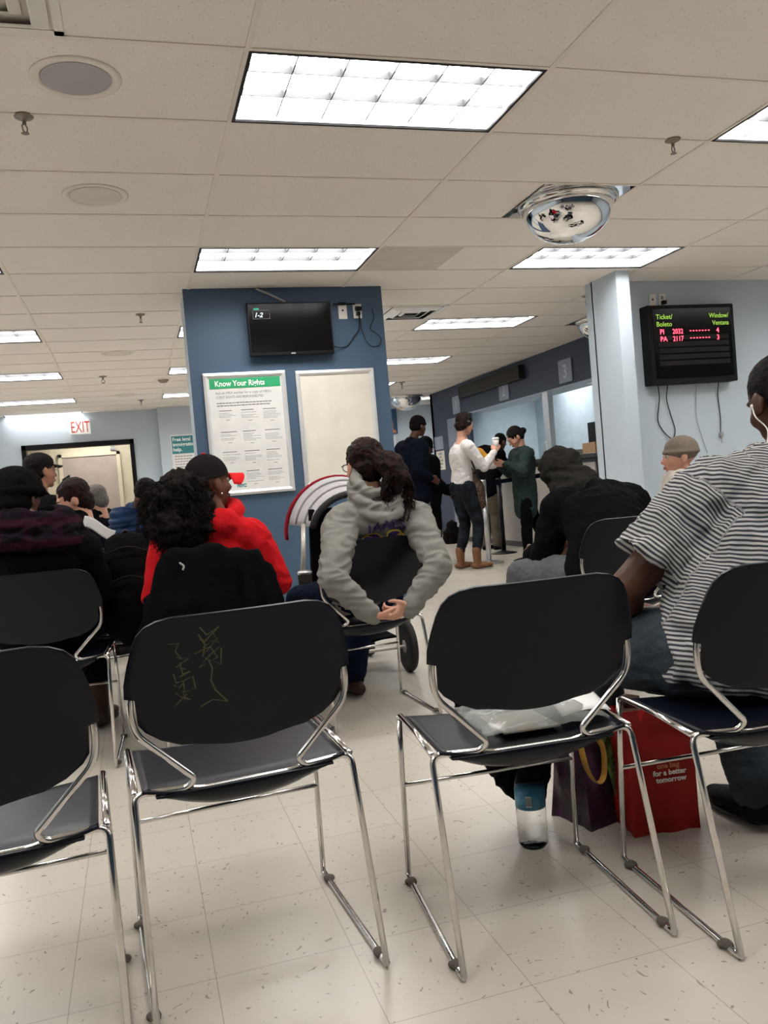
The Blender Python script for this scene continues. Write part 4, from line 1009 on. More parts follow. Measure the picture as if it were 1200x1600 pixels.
def curls(bm, pts_fn, n, length, r, amp, rng, down=1.0):
    for _ in range(n):
        p, d = pts_fn(rng); P = []; ph = rng.random()*6.28; k = 7
        d = V(d).normalized(); a = d.orthogonal().normalized(); b = d.cross(a); L_ = length*rng.uniform(.6, 1.2)
        for i in range(k): t = i/(k-1); g = V((0, 0, -down*L_*t*t*.8)); P.append(p+d*L_*t*(1-.3*t)+g+(a*math.cos(ph+t*9)+b*math.sin(ph+t*9))*amp*(.3+t))
        tube(bm, P, [r*(1-.5*i/(k-1)) for i in range(k)], seg=5)

def person(label, x, y): return thing('person', label, 'person', (x, y, 0))

# --- woman in gray hoodie (centre), hands clasped behind the chair
root = person('person in gray hoodie seated with hands clasped behind the chair back', .98, 3.72)
J = sit(.985, 3.76, 0, .0, .98)
J.update(pelvis=V((.975, 3.76, .545)), waist=V((.985, 3.755, .68)), chest=V((1.02, 3.73, .80)), neck=V((1.045, 3.72, .995)), head=V((1.022, 3.745, 1.135)),
         shL=V((.880, 3.65, .905)), shR=V((1.205, 3.65, .905)), elL=V((.758, 3.43, .665)), elR=V((1.232, 3.43, .675)), wrL=V((.915, 3.425, .492)), wrR=V((1.085, 3.42, .505)),
         knL=V((.73, 4.08, .52)), anL=V((.70, 4.30, .085)), knR=V((1.10, 4.22, .50)), anR=V((.975, 4.08, .10)), hyaw=R(14), hpitch=R(-4), hroll=R(2))
dl = V((.92, -.10, -.10)); dr = V((-.92, -.10, -.12))
body(J, root, MT['skin_light'], .0055, hands={'L': dict(d=dl, n=V((0, .25, 1.0)), side=V((0, -1, .2)), curl=.75, s=.92, spread=.2), 'R': dict(d=dr, n=V((0, .9, .5)), side=V((0, .3, 1)), curl=.85, s=.92, spread=.2)})
def hoodx(bm):
    # hood lying on the shoulders, folded in three rolls
    c = V((1.045, 3.600, .962))
    for (dz, ry, rr, dn) in ((.060, .080, .027, .0), (.012, .112, .027, .03), (-.034, .132, .026, .028)):
        P = [c+V((math.sin(a)*(.085+dn*.6), .06-ry*math.cos(a)*1.0, dz+.045-.060*math.cos(a)-dn*.6*max(0, math.cos(a)))) for a in [R(x) for x in range(-125, 126, 25)]]
        tube(bm, P, rr, interp=2, caps='round')
    ell(bm, V((1.05, 3.62, .935)), (.10, .05, .05))
hood_folds = ((7, .008, (1.2, 1, 1.8), False), (13, .0055, (1, 1, 2.2), True), (26, .002, (1, 1, 1.5), False))
gh = top(J, root, MT['gray_fleece'], 'hoodie', .0065, 1.03, hem=.02, folds=hood_folds, cuff=.042, extra=hoodx, armr=1.06, smooth=4, w=.98)
legs(J, root, MT['navy_jeans'], loose=1.05)
shoe(J, 'L', root, MT['shoe_brown'], 0); shoe(J, 'R', root, MT['shoe_brown'], R(10), pitch=R(0))
def poly(bm, f):
    # low ponytail, right of the nape
    tube(bm, [f(.02, -.10, .01), f(.045, -.155, -.02), f(.06, -.178, -.075), f(.045, -.182, -.12)], [.05, .062, .058, .030], interp=4, caps='round')
hr_ = hair_cap(J, root, MT['hair_brown'], 1.03, 0, poly, folds=((26, .0045, (1, 1, 1), True), (60, .0025, (1, 1, 1), True)), vox=.005)
bm = bmesh.new(); M_ = headmat(J); rg = random.Random(5)
def pf(rg):
    a = rg.uniform(0, 2*PI); q = V((.052+.05*math.cos(a), -.195+.03*rg.random(), -.06+.075*math.sin(a)-.03)); return J['head']+M_ @ q, M_ @ V((math.cos(a)*.6, -.5, -.8+.5*math.sin(a)))
curls(bm, pf, 420, .07, .0024, .010, rg); wobj('loose_curls', bm, MT['hair_brown'], root, smooth=True)
bm = bmesh.new(); f = lambda *p: J['head']+M_ @ V(p)
for k in (-1, 1): tube(bm, [f(k*.077, -.005, .01), f(k*.076, .05, .012), f(k*.066, .095, .010)], .0022, seg=6)
for k in (-1, 1): tube(bm, [f(k*.03+.026*math.cos(a), .102, .004+.018*math.sin(a)) for a in [2*PI*i/12 for i in range(13)]], .002, seg=6)
wobj('glasses', bm, MT['black'], root, smooth=True)
def project(name, me, target, root, m, M2, tint=None):
    """lay a flat print on the back of a garment; text x -> world x, y -> world z; cast towards +Y"""
    me.transform(M2)
    b2 = bmesh.new(); b2.from_mesh(me); bmesh.ops.triangulate(b2, faces=b2.faces[:])
    bmesh.ops.subdivide_edges(b2, edges=[e for e in b2.edges if e.calc_length() > .012], cuts=2, use_grid_fill=False)
    vs = [v.co+root.location for v in target.data.vertices]; bv = BVHTree.FromPolygons(vs, [tuple(p.vertices) for p in target.data.polygons])
    for v in b2.verts:
        h = bv.ray_cast(V((v.co.x, 2.8, v.co.z)), V((0, 1, 0)))
        y = h[0].y-.006 if h[0] is not None else 3.6
        v.co.y = y
    for v in b2.verts: v.co -= root.location
    b2.to_mesh(me); b2.free(); return link(name, me, m, root)
def arch(me, cx, k):
    for v in me.vertices: v.co.y -= k*(v.co.x-cx)**2
    return me
me = text_mesh('JAMES', .062, 0, 'CENTER', bold=.0012); me.transform(Matrix.Diagonal((1.05, 1, 1, 1))); arch(me, 0, 2.2)
project('name_print', me, gh, root, MT['purple'], Matrix.Translation((1.055, 0, .845)) @ Matrix.Rotation(PI/2, 4, 'X') @ Matrix.Rotation(R(4), 4, 'Z'))
me = text_mesh('23', .20, 0, 'CENTER', bold=.010); project('number_outline', me, gh, root, MT['gold'], Matrix.Translation((1.055, 0, .690)) @ Matrix.Rotation(PI/2, 4, 'X') @ Matrix.Rotation(R(3), 4, 'Z'))
me = text_mesh('23', .20, 0, 'CENTER', bold=.004); o = project('number_print', me, gh, root, MT['purple'], Matrix.Translation((1.055, 0, .690)) @ Matrix.Rotation(PI/2, 4, 'X') @ Matrix.Rotation(R(3), 4, 'Z'))
for v in o.data.vertices: v.co.y -= .002

# --- woman in red hoodie and cap (second row)
root = person('person in red hoodie with black cap and big curly black hair', .30, 3.78)
J = sit(.30, 3.80, R(-12), .0, 1.0)
J.update(pelvis=V((.29, 3.80, .55)), waist=V((.30, 3.80, .69)), chest=V((.305, 3.79, .82)), neck=V((.335, 3.79, .99)), head=V((.322, 3.79, 1.115)), shL=V((.13, 3.82, .89)), shR=V((.475, 3.74, .88)),
         elL=V((.05, 3.80, .64)), elR=V((.585, 3.73, .655)), wrR=V((.55, 3.97, .60)), wrL=V((.15, 4.0, .60)), hyaw=R(-60), hpitch=R(3), hroll=R(0))
body(J, root, MT['skin_brown'], .006); face_parts(J, root)
def hoodr(bm):
    c = V((.335, 3.74, .985))
    tube(bm, [c+V((math.sin(a)*.095, .05-.08*math.cos(a), .005-.03*math.cos(a))) for a in [R(x) for x in range(-150, 151, 30)]], .036, interp=2, caps='round')
    ell(bm, c+V((0, -.04, -.05)), (.10, .06, .07))
top(J, root, MT['red_fleece'], 'hoodie', .008, 1.04, hem=.04, extra=hoodr)
legs(J, root, MT['black_cloth']); shoe(J, 'L', root, MT['shoe_black']); shoe(J, 'R', root, MT['shoe_black'])
bm = bmesh.new(); M_ = headmat(J); c = J['head']; f = lambda *p: c+M_ @ V(p)
prof = []
for i in range(9): a = PI/2*i/8; prof.append((.092*math.cos(a)+.0005, .104*math.sin(a)))
lathe(bm, [(.088, 0), (.094, .002)]+[(max(r, .001), z+.004) for r, z in prof], 30, Matrix.Translation(f(0, -.010, .022)) @ (M_ @ Matrix.Rotation(R(4), 3, 'X')).to_4x4() @ Matrix.Diagonal((.93, 1.12, 1, 1)))
capo = wobj('cap', bm, MT['cap_black'], root, smooth=True)
bm = bmesh.new()
def brim(u, v):
    a = lerp(-1.0, 1.0, u); x = a*.078; yy = .078+.012*(1-a*a)+v*.092*math.sqrt(max(0, 1-a*a*.85)); return f(x, yy, .036-.052*a*a-.008*v)
sheet(bm, brim, 18, 8, .003); bmesh.ops.translate(bm, verts=bm.verts[:], vec=-root.location); obj('cap_brim', bm, MT['cap_red'], capo, smooth=True)['label'] = 'red brim'
bm = bmesh.new(); ell(bm, f(0, -.010, .130), (.010, .010, .005)); bmesh.ops.translate(bm, verts=bm.verts[:], vec=-root.location); obj('cap_button', bm, MT['cap_red'], capo, smooth=True)
bm = bmesh.new()
for (p, r) in (((.195, 3.72, 1.085), (.085, .09, .085)), ((.150, 3.70, 1.025), (.110, .105, .10)), ((.150, 3.67, .955), (.110, .10, .085)), ((.255, 3.72, 1.055), (.062, .07, .085)), ((.255, 3.69, .965), (.085, .08, .075)), ((.085, 3.70, 1.00), (.060, .075, .08)), ((.20, 3.68, .90), (.08,.07,.05))): ell(bm, p, r)
voxel('hair', bm, MT['hair_black'], root, .007, 3, ((14, .016, (1, 1, 1), True), (32, .010, (1, 1, 1), True)))
bm = bmesh.new(); rg = random.Random(9)
def pf2(rg):
    a = rg.uniform(0, 2*PI); b = rg.uniform(-1.2, 1.2); d = V((math.cos(a)*math.cos(b), -abs(math.sin(a)*math.cos(b))*.9+.1, math.sin(b)))
    return V((.165, 3.69, 1.005))+V((d.x*.125, d.y*.11, d.z*.125)), d
curls(bm, pf2, 900, .062, .0022, .011, rg, down=.6); wobj('loose_curls', bm, MT['hair_black'], root, smooth=True)
bm = bmesh.new(); ell(bm, f(.083, .0, -.052), .006); wobj('earring', bm, MT['chrome'], root, smooth=True)
# coat over chair F
bm = bmesh.new()
def slab(cx, z, hw, y): return (V((cx, y, z)), (hw, .045))
rows = [slab(.29, .812, .215, 3.54), slab(.285, .77, .235, 3.53), slab(.285, .70, .25, 3.52), slab(.285, .60, .275, 3.51), slab(.27, .45, .285, 3.52), slab(.22, .30, .23, 3.54), slab(.15, .19, .17, 3.55)]
tube(bm, [r_[0] for r_ in rows], [r_[1] for r_ in rows], ref=(1, 0, 0), seg=24, interp=4, caps='round')
tube(bm, [(.05, 3.56, .62), (.01, 3.56, .45), (.03, 3.57, .22)], [.06, .065, .055], interp=4, caps='round')
ct = thing('black_coat', 'black coat draped over the chair behind the woman in red', 'coat', (.285, 3.52, 0))
voxel('coat_body', bm, MT['black_cloth'], ct, .009, 4, ((8, .012, (1.5, 1, .4), True), (20, .004, (1, 1, 1), False)))
bm = bmesh.new(); tube(bm, [(.15, 3.472, .80), (.165, 3.465, .785), (.16, 3.465, .77)], .004, interp=3); wobj('hanging_loop', bm, MT['cable_gray'], ct)

# --- person in black hat and plaid scarf (left)
root = person('person in black hat and maroon plaid scarf, seated at the left edge', -.42, 3.95)
J = sit(-.42, 3.92, R(-18), .06, 1.03)
J.update(head=V((-.475, 3.90, 1.125)), neck=V((-.42, 3.88, 1.0)), chest=V((-.42, 3.88, .82)), shL=V((-.60, 3.92, .89)), shR=V((-.25, 3.86, .89)), elR=V((-.19, 3.95, .68)), wrR=V((-.30, 4.2, .66)), wrL=V((-.5, 4.2, .64)), hyaw=R(-35),
         anR=V((-.25, 4.26, .10)), knR=V((-.26, 4.40, .50)))
body(J, root, MT['skin_brown'], .007); face_parts(J, root)
top(J, root, MT['black_cloth'], 'coat', .010, 1.18, hem=.10)
legs(J, root, MT['black_cloth'], loose=1.15, end=.14); shoe(J, 'L', root, MT['shoe_brown'], R(-15), True); shoe(J, 'R', root, MT['shoe_brown'], R(-20), True)
bm = bmesh.new(); M_ = headmat(J); c = J['head']
ell(bm, c+M_ @ V((0, -.01, .045)), (.105, .118, .085), M_); tube(bm, [c+M_ @ V((.095*math.cos(a), -.005+.108*math.sin(a), .02-.01*math.sin(a))) for a in [2*PI*i/16 for i in range(17)]], .020)
ell(bm, c+M_ @ V((0, -.045, -.02)), (.09, .085, .08), M_)
voxel('knit_hat', bm, MT['black_knit'], root, .007, 3, ((40, .003, (1, 1, 1), True),))
bm = bmesh.new()
for (z, r, rr) in ((1.02, .115, .042), (.975, .145, .045), (.93, .165, .042)): tube(bm, [(-.425+r*1.15*math.cos(a), 3.875+r*.85*math.sin(a), z+.015*math.sin(2*a)) for a in [2*PI*i/14 for i in range(15)]], rr, interp=2)
voxel('scarf', bm, MT['plaid'], root, .008, 4, ((14, .008, (1, 1, 2), True),))

# --- person with phone, left, further back
root = person('person in black cap holding up a phone, behind the black hat', -.62, 6.05)
J = sit(-.62, 6.05, R(-50), 0, 1.05)
J.update(head=V((-.58, 6.05, 1.325)), hyaw=R(-55), neck=V((-.60, 6.04, 1.17)), chest=V((-.62, 6.03, .98)), waist=V((-.62, 6.03, .78)), shL=V((-.75, 6.13, 1.08)), shR=V((-.50, 5.90, 1.08)), elR=V((-.40, 5.90, .92)), wrR=V((-.475, 6.05, 1.12)), elL=V((-.62, 6.28, .86)), wrL=V((-.45, 6.3, .80)))
body(J, root, MT['skin_tan'], .008, hands={'R': dict(d=V((.45, .3, .35)), n=V((0, 1, .4)), side=V((-.3, .2, 1)), curl=.8)}); face_parts(J, root)
top(J, root, MT['black_cloth'], 'jacket', .011, 1.1, hem=.05); legs(J, root, MT['black_cloth']); shoe(J, 'L', root, MT['shoe_black']); shoe(J, 'R', root, MT['shoe_black'])
bm = bmesh.new(); M_ = headmat(J); c = J['head']; f = lambda *p: c+M_ @ V(p)
ell(bm, f(0, -.01, .055), (.085, .10, .072), M_)
def brim2(u, v): a = lerp(-1, 1, u); return f(a*.075, .07+.015*(1-a*a)+v*.07*math.sqrt(max(0, 1-a*a*.9)), .045-.02*a*a-.012*v)
sheet(bm, brim2, 12, 5, .004); wobj('cap', bm, MT['cap_black'], root, smooth=True)
hair_cap(J, root, MT['hair_black'], .99, 0, vox=.008)
ph = thing('mobile_phone', 'black phone held up by the person in black cap', 'phone', (-.43, 6.10, 1.215), R(-30))
bm = bmesh.new(); box(bm, (-.006, -.036, -.07), (.006, .036, .07)); o = obj('casing', bm, MT['black'], ph, bevel=.004)
bm = bmesh.new(); box(bm, (-.0068, -.032, -.062), (-.0058, .032, .062)); obj('screen', bm, MT['gloss_black'], ph)
for ch in ph.children: ch.rotation_euler = (R(25), R(20), 0)

# --- brown haired person in black with papers, and the gray haired person behind
root = person('brown haired person in black coat with papers, just right of the plaid scarf', -.32, 5.40)
J = sit(-.32, 5.38, R(75), .06, 1.0); J.update(head=V((-.355, 5.42, 1.11)), hyaw=R(95), hpitch=R(-22), neck=V((-.30, 5.40, .99)))
body(J, root, MT['skin_light'], .008); face_parts(J, root, 'hair_brown')
top(J, root, MT['black_cloth'], 'coat', .011, 1.12, hem=.08); legs(J, root, MT['black_cloth']); shoe(J, 'L', root, MT['shoe_black']); shoe(J, 'R', root, MT['shoe_black'])
hair_cap(J, root, MT['hair_brown'], 1.04, .02, vox=.008)
root = person('gray haired person in black jacket seated before the beige door', -.31, 8.25)
J = sit(-.31, 8.23, R(50), .06, 1.0); J.update(head=V((-.345, 8.25, 1.135)), hyaw=R(60), hpitch=R(-15), neck=V((-.30, 8.24, 1.01)))
body(J, root, MT['skin_light'], .009); face_parts(J, root, 'hair_gray')
top(J, root, MT['black_cloth'], 'jacket', .011, 1.1, hem=.08); legs(J, root, MT['black_cloth']); shoe(J, 'L', root, MT['shoe_black']); shoe(J, 'R', root, MT['shoe_black'])
hair_cap(J, root, MT['hair_gray'], 1.05, .02, vox=.008)
chair('Q', -.33, 8.17, 10, 'chair under the gray haired person before the beige door')
bm = bmesh.new()
def ppr(u, v): return V((-.30+.16*u+.02*v, 5.12+.05*u, .95-.10*u+.06*v+.01*math.sin(u*6)))
sheet(bm, ppr, 8, 5, .001); tag(obj('paper_sheet', bm, MT['paper'], smooth=True), 'white folded paper in front of the brown haired person', 'paper')

# --- person in blue puffer jacket
root = person('person in blue puffer jacket bending the head down, before the far door', .02, 7.45)
J = sit(.06, 7.45, R(55), .10, 1.0); J.update(head=V((.105, 7.42, 1.14)), hyaw=R(-70), hpitch=R(-35), neck=V((.04, 7.45, 1.02)))
body(J, root, MT['skin_deep'], .009); face_parts(J, root)
top(J, root, MT['puffer_blue'], 'puffer_jacket', .010, 1.28, hem=.06, folds=((11, .016, (.2, .2, 2.2), True), (10, .008, (1, 1, 1), False))); legs(J, root, MT['navy_jeans']); shoe(J, 'L', root, MT['shoe_black']); shoe(J, 'R', root, MT['shoe_black'])
hair_cap(J, root, MT['hair_black'], 1.0, -.01, vox=.008)

# --- backpack in front of them
t = thing('backpack', 'dark gray backpack hung on a chair back left of the red hoodie', 'backpack', (-.055, 4.10, .46))
bm = bmesh.new(); tube(bm, [(0, 0, .02), (0, 0, .12), (0, 0, .30), (0, .01, .40)], [(.12, .08), (.14, .09), (.135, .085), (.10, .06)], ref=(1, 0, 0), seg=20, interp=4, caps='round'); ell(bm, (0, -.075, .15), (.105, .045, .11)); bmesh.ops.translate(bm, verts=bm.verts[:], vec=t.location)
voxel('pack_body', bm, MT['black_knit'], t, .008, 4, ((12, .008, (1, 1, 1), True),))
bm = bmesh.new(); tube(bm, [(-.09, -.115, .24), (0, -.125, .27), (.09, -.115, .24)], .004, interp=4); tube(bm, [(-.12, -.07, .36), (0, -.085, .40), (.12, -.07, .36)], .004, interp=4); obj('zipper', bm, MT['charcoal'], t)
bm = bmesh.new(); tube(bm, [(-.03, 0, .43), (0, 0, .47), (.03, 0, .43)], .008, interp=4); obj('grab_handle', bm, MT['black'], t)
chair('P', -.11, 4.42, 0, 'chair that carries the dark backpack, hidden behind the second row')

# --- stroller
t = thing('stroller', 'red and silver baby stroller in front of the woman in gray hoodie', 'stroller', (1.10, 4.45, 0)); t.scale = (1, 1, 1.015)
bm = bmesh.new()
def can(u, v):
    a = lerp(R(8), R(172), u); b = lerp(0, 1, v); return V((-math.cos(a)*(.215+.08*b), -.06+.34*b-.05*math.sin(a), .81+math.sin(a)*(.20+.095*b)))
sheet(bm, can, 26, 8, .006); obj('canopy', bm, MT['canopy_gray'], t, smooth=True)
bm = bmesh.new(); tube(bm, [V((-math.cos(a)*.298, .27-.05*math.sin(a), .80+math.sin(a)*.295)) for a in [lerp(R(-6), R(186), i/24) for i in range(25)]], [(.030, .010)]*25, ref=(0, 1, 0)); obj('canopy_trim', bm, MT['canopy_red'], t, smooth=True)
for k, b in enumerate((.3, .62)):
    bm = bmesh.new(); tube(bm, [V((-math.cos(a)*(.218+.08*b), -.066+.34*b-.05*math.sin(a), .81+math.sin(a)*(.203+.095*b))) for a in [lerp(R(10), R(170), i/20) for i in range(21)]], .006); obj('canopy_rib', bm, MT['cable_gray'], t, smooth=True)
bm = bmesh.new(); tube(bm, [V((-math.cos(a)*.225, -.09-.04*math.sin(a), .79+math.sin(a)*.205)) for a in [lerp(R(12), R(168), i/20) for i in range(21)]], .018); obj('handlebar', bm, MT['rubber'], t, smooth=True)
bm = bmesh.new()
def seatb(u, v): return V((lerp(-.22, .22, u), lerp(-.03, .10, v)+.04*math.sin(u*PI), lerp(.93, .42, v)))
sheet(bm, seatb, 10, 10, .03); obj('seat_back', bm, MT['black_cloth'], t, smooth=True)
bm = bmesh.new(); 
sheet(bm, lambda u, v: V((lerp(-.22, .22, u), lerp(.10, .42, v), .43-.03*math.sin(u*PI)+.03*v)), 10, 6, .03); obj('seat_pad', bm, MT['black_cloth'], t, smooth=True)
for s in (-1, 1):
    bm = bmesh.new(); tube(bm, fillet([(s*.262, -.09, .86), (s*.285, -.13, .70), (s*.300, -.06, .50), (s*.27, -.03, .14)], .05), .013); obj('frame_tube', bm, MT['stroller_tube'], t, smooth=True)
    bm = bmesh.new(); tube(bm, [(s*.285, -.05, .52), (s*.24, .30, .32), (s*.20, .52, .12)], .012, interp=4); obj('frame_tube', bm, MT['stroller_tube'], t, smooth=True)
    bm = bmesh.new(); MX = Matrix.Translation((s*.272, -.02, .14)) @ Matrix.Rotation(PI/2, 4, 'Y'); lathe(bm, [(.105, -.018), (.132, -.02), (.140, -.008), (.140, .008), (.132, .02), (.105, .018)], 32, MX); wt = obj('wheel', bm, MT['rubber'], t, smooth=True)
    bm = bmesh.new(); lathe(bm, [(.035, -.02), (.035, .02)], 16, MX)
    for k in range(5): a = 2*PI*k/5; tube(bm, [MX @ V((.03*math.cos(a), .03*math.sin(a), 0)), MX @ V((.11*math.cos(a), .11*math.sin(a), 0))], [.012, .008]);
    obj('spokes', bm, MT['cable_gray'], wt, smooth=True)
    bm = bmesh.new(); MX = Matrix.Translation((s*.20, .55, .09)) @ Matrix.Rotation(PI/2, 4, 'Y'); lathe(bm, [(.05, -.015), (.085, -.018), (.09, 0), (.085, .018), (.05, .015)], 28, MX); obj('wheel', bm, MT['rubber'], t, smooth=True)
bm = bmesh.new(); tube(bm, [(-.27, -.02, .14), (.27, -.02, .14)], .01); obj('axle', bm, MT['stroller_tube'], t)
bm = bmesh.new(); tube(bm, [(-.20, .53, .10), (.20, .53, .10)], .008); obj('axle', bm, MT['stroller_tube'], t)
bm = bmesh.new(); sheet(bm, lambda u, v: V((lerp(-.22, .22, u), lerp(.0, .42, v), .20-.06*math.sin(u*PI)*math.sin(v*PI))), 8, 8, .01); obj('storage_basket', bm, MT['black_cloth'], t, smooth=True)
tc = thing('travel_cup', 'dark cylindrical cup with silver rim beside the stroller frame', 'cup', (.79, 4.20, .53))
bm = bmesh.new(); lathe(bm, [(.030, 0), (.034, .02), (.036, .095)], 20); obj('cup_body', bm, MT['charcoal'], tc, smooth=True)
bm = bmesh.new(); lathe(bm, [(.037, .095), (.037, .108), (.030, .112)], 20); obj('lid', bm, MT['steel'], tc, smooth=True)

# --- hunched man in black hooded jacket
root = person('hunched person in black jacket with hood up and gray pants', 2.10, 3.65)
J = sit(2.10, 3.55, R(12), .30, 1.08)
J.update(pelvis=V((2.13, 3.52, .56)), waist=V((2.16, 3.56, .68)), chest=V((2.20, 3.68, .80)), neck=V((2.17, 3.86, .965)), head=V((2.145, 3.98, 1.02)), hpitch=R(-50), hyaw=R(15), shL=V((2.03, 3.78, .865)), shR=V((2.40, 3.74, .86)),
         elL=V((1.95, 3.83, .62)), elR=V((2.50, 3.82, .64)), wrL=V((1.98, 4.05, .60)), wrR=V((2.30, 4.06, .60)), knL=V((1.88, 3.98, .52)), anL=V((1.86, 4.02, .085)), knR=V((2.25, 4.05, .52)), anR=V((2.25, 4.10, .085)), hipL=V((2.03, 3.58, .52)), hipR=V((2.22, 3.57, .52)))
body(J, root, MT['skin_brown'], .008)
top(J, root, MT['black_cloth'], 'jacket', .009, 1.16, hem=.06, folds=((7, .008, (1, 1, 1.6), False), (14, .005, (1, 1, 1), True)), w=1.05)
legs(J, root, MT['gray_pants'], loose=1.1); shoe(J, 'L', root, MT['shoe_black'], R(12)); shoe(J, 'R', root, MT['shoe_black'], R(12))
bm = bmesh.new(); c = J['head']; M_ = headmat(J)
ell(bm, c+V((.0, -.02, .03)), (.112, .125, .115)); ell(bm, c+V((.02, -.10, -.05)), (.13, .11, .09)); ell(bm, c+V((.03, -.16, -.09)), (.14, .09, .07))
def cut(co, n):
    return co
voxel('hood', bm, MT['charcoal'], root, .008, 4, ((10, .008, (1, 1, 2), True), (24, .003, (1, 1, 1), True)))

# --- person in taupe knit cap, partly hidden
root = person('person in taupe knit cap and pale jacket behind the striped shirt', 3.25, 4.45)
J = sit(3.24, 4.42, R(60), .05, .98); J.update(head=V((3.20, 4.42, 1.06)), hyaw=R(70), neck=V((3.22, 4.42, .94)))
for k in ('pelvis', 'waist', 'chest', 'shL', 'shR'): J[k] = J[k]+V((0, 0, -.04 if k != 'pelvis' else 0))
body(J, root, MT['skin_light'], .008); face_parts(J, root)
top(J, root, MT['tan_jacket'], 'jacket', .010, 1.1, hem=.05); legs(J, root, MT['dark_jeans']); shoe(J, 'L', root, MT['shoe_black']); shoe(J, 'R', root, MT['shoe_black'])
bm = bmesh.new(); M_ = headmat(J); c = J['head']; ell(bm, c+M_ @ V((0, -.015, .045)), (.090, .105, .085), M_); tube(bm, [c+M_ @ V((.086*math.cos(a), -.012+.102*math.sin(a), .028)) for a in [2*PI*i/16 for i in range(17)]], .012)
voxel('knit_cap', bm, MT['beanie_tan'], root, .007, 3)

# --- man in striped shirt
root = person('man in striped polo leaning forward on the right edge chair, phone in hand', 1.45, 1.85)
J = sit(1.45, 1.85, R(0), .1, 1.15)
J.update(pelvis=V((1.46, 1.84, .575)), waist=V((1.55, 1.86, .66)), chest=V((1.665, 1.90, .82)), neck=V((1.76, 1.95, 1.04)), head=V((1.815, 2.02, 1.19)), hs=1.08, hpitch=R(-20), hyaw=R(-5),
         shL=V((1.50, 1.92, .955)), shR=V((1.93, 1.90, .94)), elL=V((1.235, 1.97, .715)), wrL=V((1.345, 2.19, .545)), elR=V((2.10, 1.98, .72)), wrR=V((1.52, 2.24, .58)), hipL=V((1.36, 1.86, .545)), hipR=V((1.58, 1.86, .545)),
         knL=V((1.27, 2.24, .50)), anL=V((1.30, 2.30, .085)), knR=V((1.72, 2.28, .50)), anR=V((1.60, 1.98, .10)))
body(J, root, MT['skin_deep'], .006, fat=1.18, hands={'L': dict(d=V((.75, .35, -.1)), n=V((.2, -.3, .9)), side=V((-.3, .8, .3)), curl=.8, s=1.1), 'R': dict(d=V((-.8, .2, 0)), n=V((0, -.2, 1)), side=V((0, 1, .3)), curl=.9, s=1.1)})
spine = [(J['pelvis']+V((-.03, -.02, -.25))), J['waist'], J['chest'], J['neck']]
def stripe_attr(co):
    # distance along the garment: along the upper arm for the sleeve, up the spine elsewhere
    sh, el = J['shL'], J['elL']; d = el-sh; t = (co-sh).dot(d)/d.length_squared; q = (co-(sh+d*max(-.2, min(1, t)))).length
    if t > .10 and q < .14 and co.x < 1.50: return t*d.length+.003*math.sin(co.x*50)
    ax = (J['neck']-J['pelvis']).normalized(); ax = (ax+V((0, 0, .9))).normalized(); v = (co-J['pelvis']).dot(ax)
    return v + .012*math.sin(co.x*14+co.z*9)
bm = bmesh.new(); s = 1.15; side = V((1, -.05, 0))
tube(bm, [V((1.44, 1.815, .465)), V((1.45, 1.815, .52)), V((1.49, 1.83, .60)), V((1.57, 1.86, .72)), V((1.67, 1.89, .86)), V((1.725, 1.92, .965)), V((1.755, 1.95, 1.03))],
     [(.200, .14), (.215, .162), (.216, .172), (.215, .165), (.235, .155), (.170, .110), (.085, .08)], ref=side, seg=30, interp=4)
tube(bm, [V((1.66, 1.91, .93)), J['shL']+V((0, 0, -.015)), J['shL'].lerp(J['elL'], .40), J['shL'].lerp(J['elL'], .78)], [.10, .103, .100, .104], interp=4, seg=20)
tube(bm, [V((1.80, 1.91, .93)), J['shR'], J['shR'].lerp(J['elR'], .7)], [.10, .10, .10], interp=4, seg=20)
tube(bm, [V((1.70+.085*math.cos(a)+.06, 1.95+.085*math.sin(a), 1.045)) for a in [2*PI*i/16 for i in range(17)]], .018)
voxel('polo_shirt', bm, MT['stripes'], root, .006, 4, ((5, .012, (1, 1, 1.3), False), (10, .010, (1.6, 1, 1.0), True), (22, .003, (1, 1, 1), True)), ('stripe', stripe_attr))
legs(J, root, MT['blue_jeans'], loose=1.15, hipr=1.12, vox=.008); shoe(J, 'L', root, MT['shoe_black'], 0); shoe(J, 'R', root, MT['shoe_black'], R(5))
hair_cap(J, root, MT['hair_black'], .985, -.012, vox=.007, folds=((60, .0015, (1, 1, 1), False),))
bm = bmesh.new(); M_ = headmat(J); c = J['head']; f = lambda *p: c+M_ @ V(p)
tube(bm, [f(-.092, .005, -.015), f(-.098, -.005, -.05), f(-.085, -.02, -.10), J['neck']+V((-.09, -.02, 0)), J['neck']+V((-.10, .02, -.10))], .002, interp=5, seg=6); ell(bm, f(-.090, .005, -.012), .007)
wobj('earphone', bm, MT['white'], root, smooth=True)
ph = thing('mobile_phone', 'phone with lit white screen in hands of the man in striped shirt', 'phone', (1.475, 2.28, .585), R(20))
bm = bmesh.new(); box(bm, (-.037, -.075, -.004), (.037, .075, .004)); obj('casing', bm, MT['black'], ph, bevel=.003)
bm = bmesh.new(); box(bm, (-.033, -.068, .0038), (.033, .068, .0048)); obj('screen', bm, emis('lit_phone_screen', (1, 1, 1), 1.0), ph)
for ch in ph.children: ch.rotation_euler = (R(35), R(-10), 0)

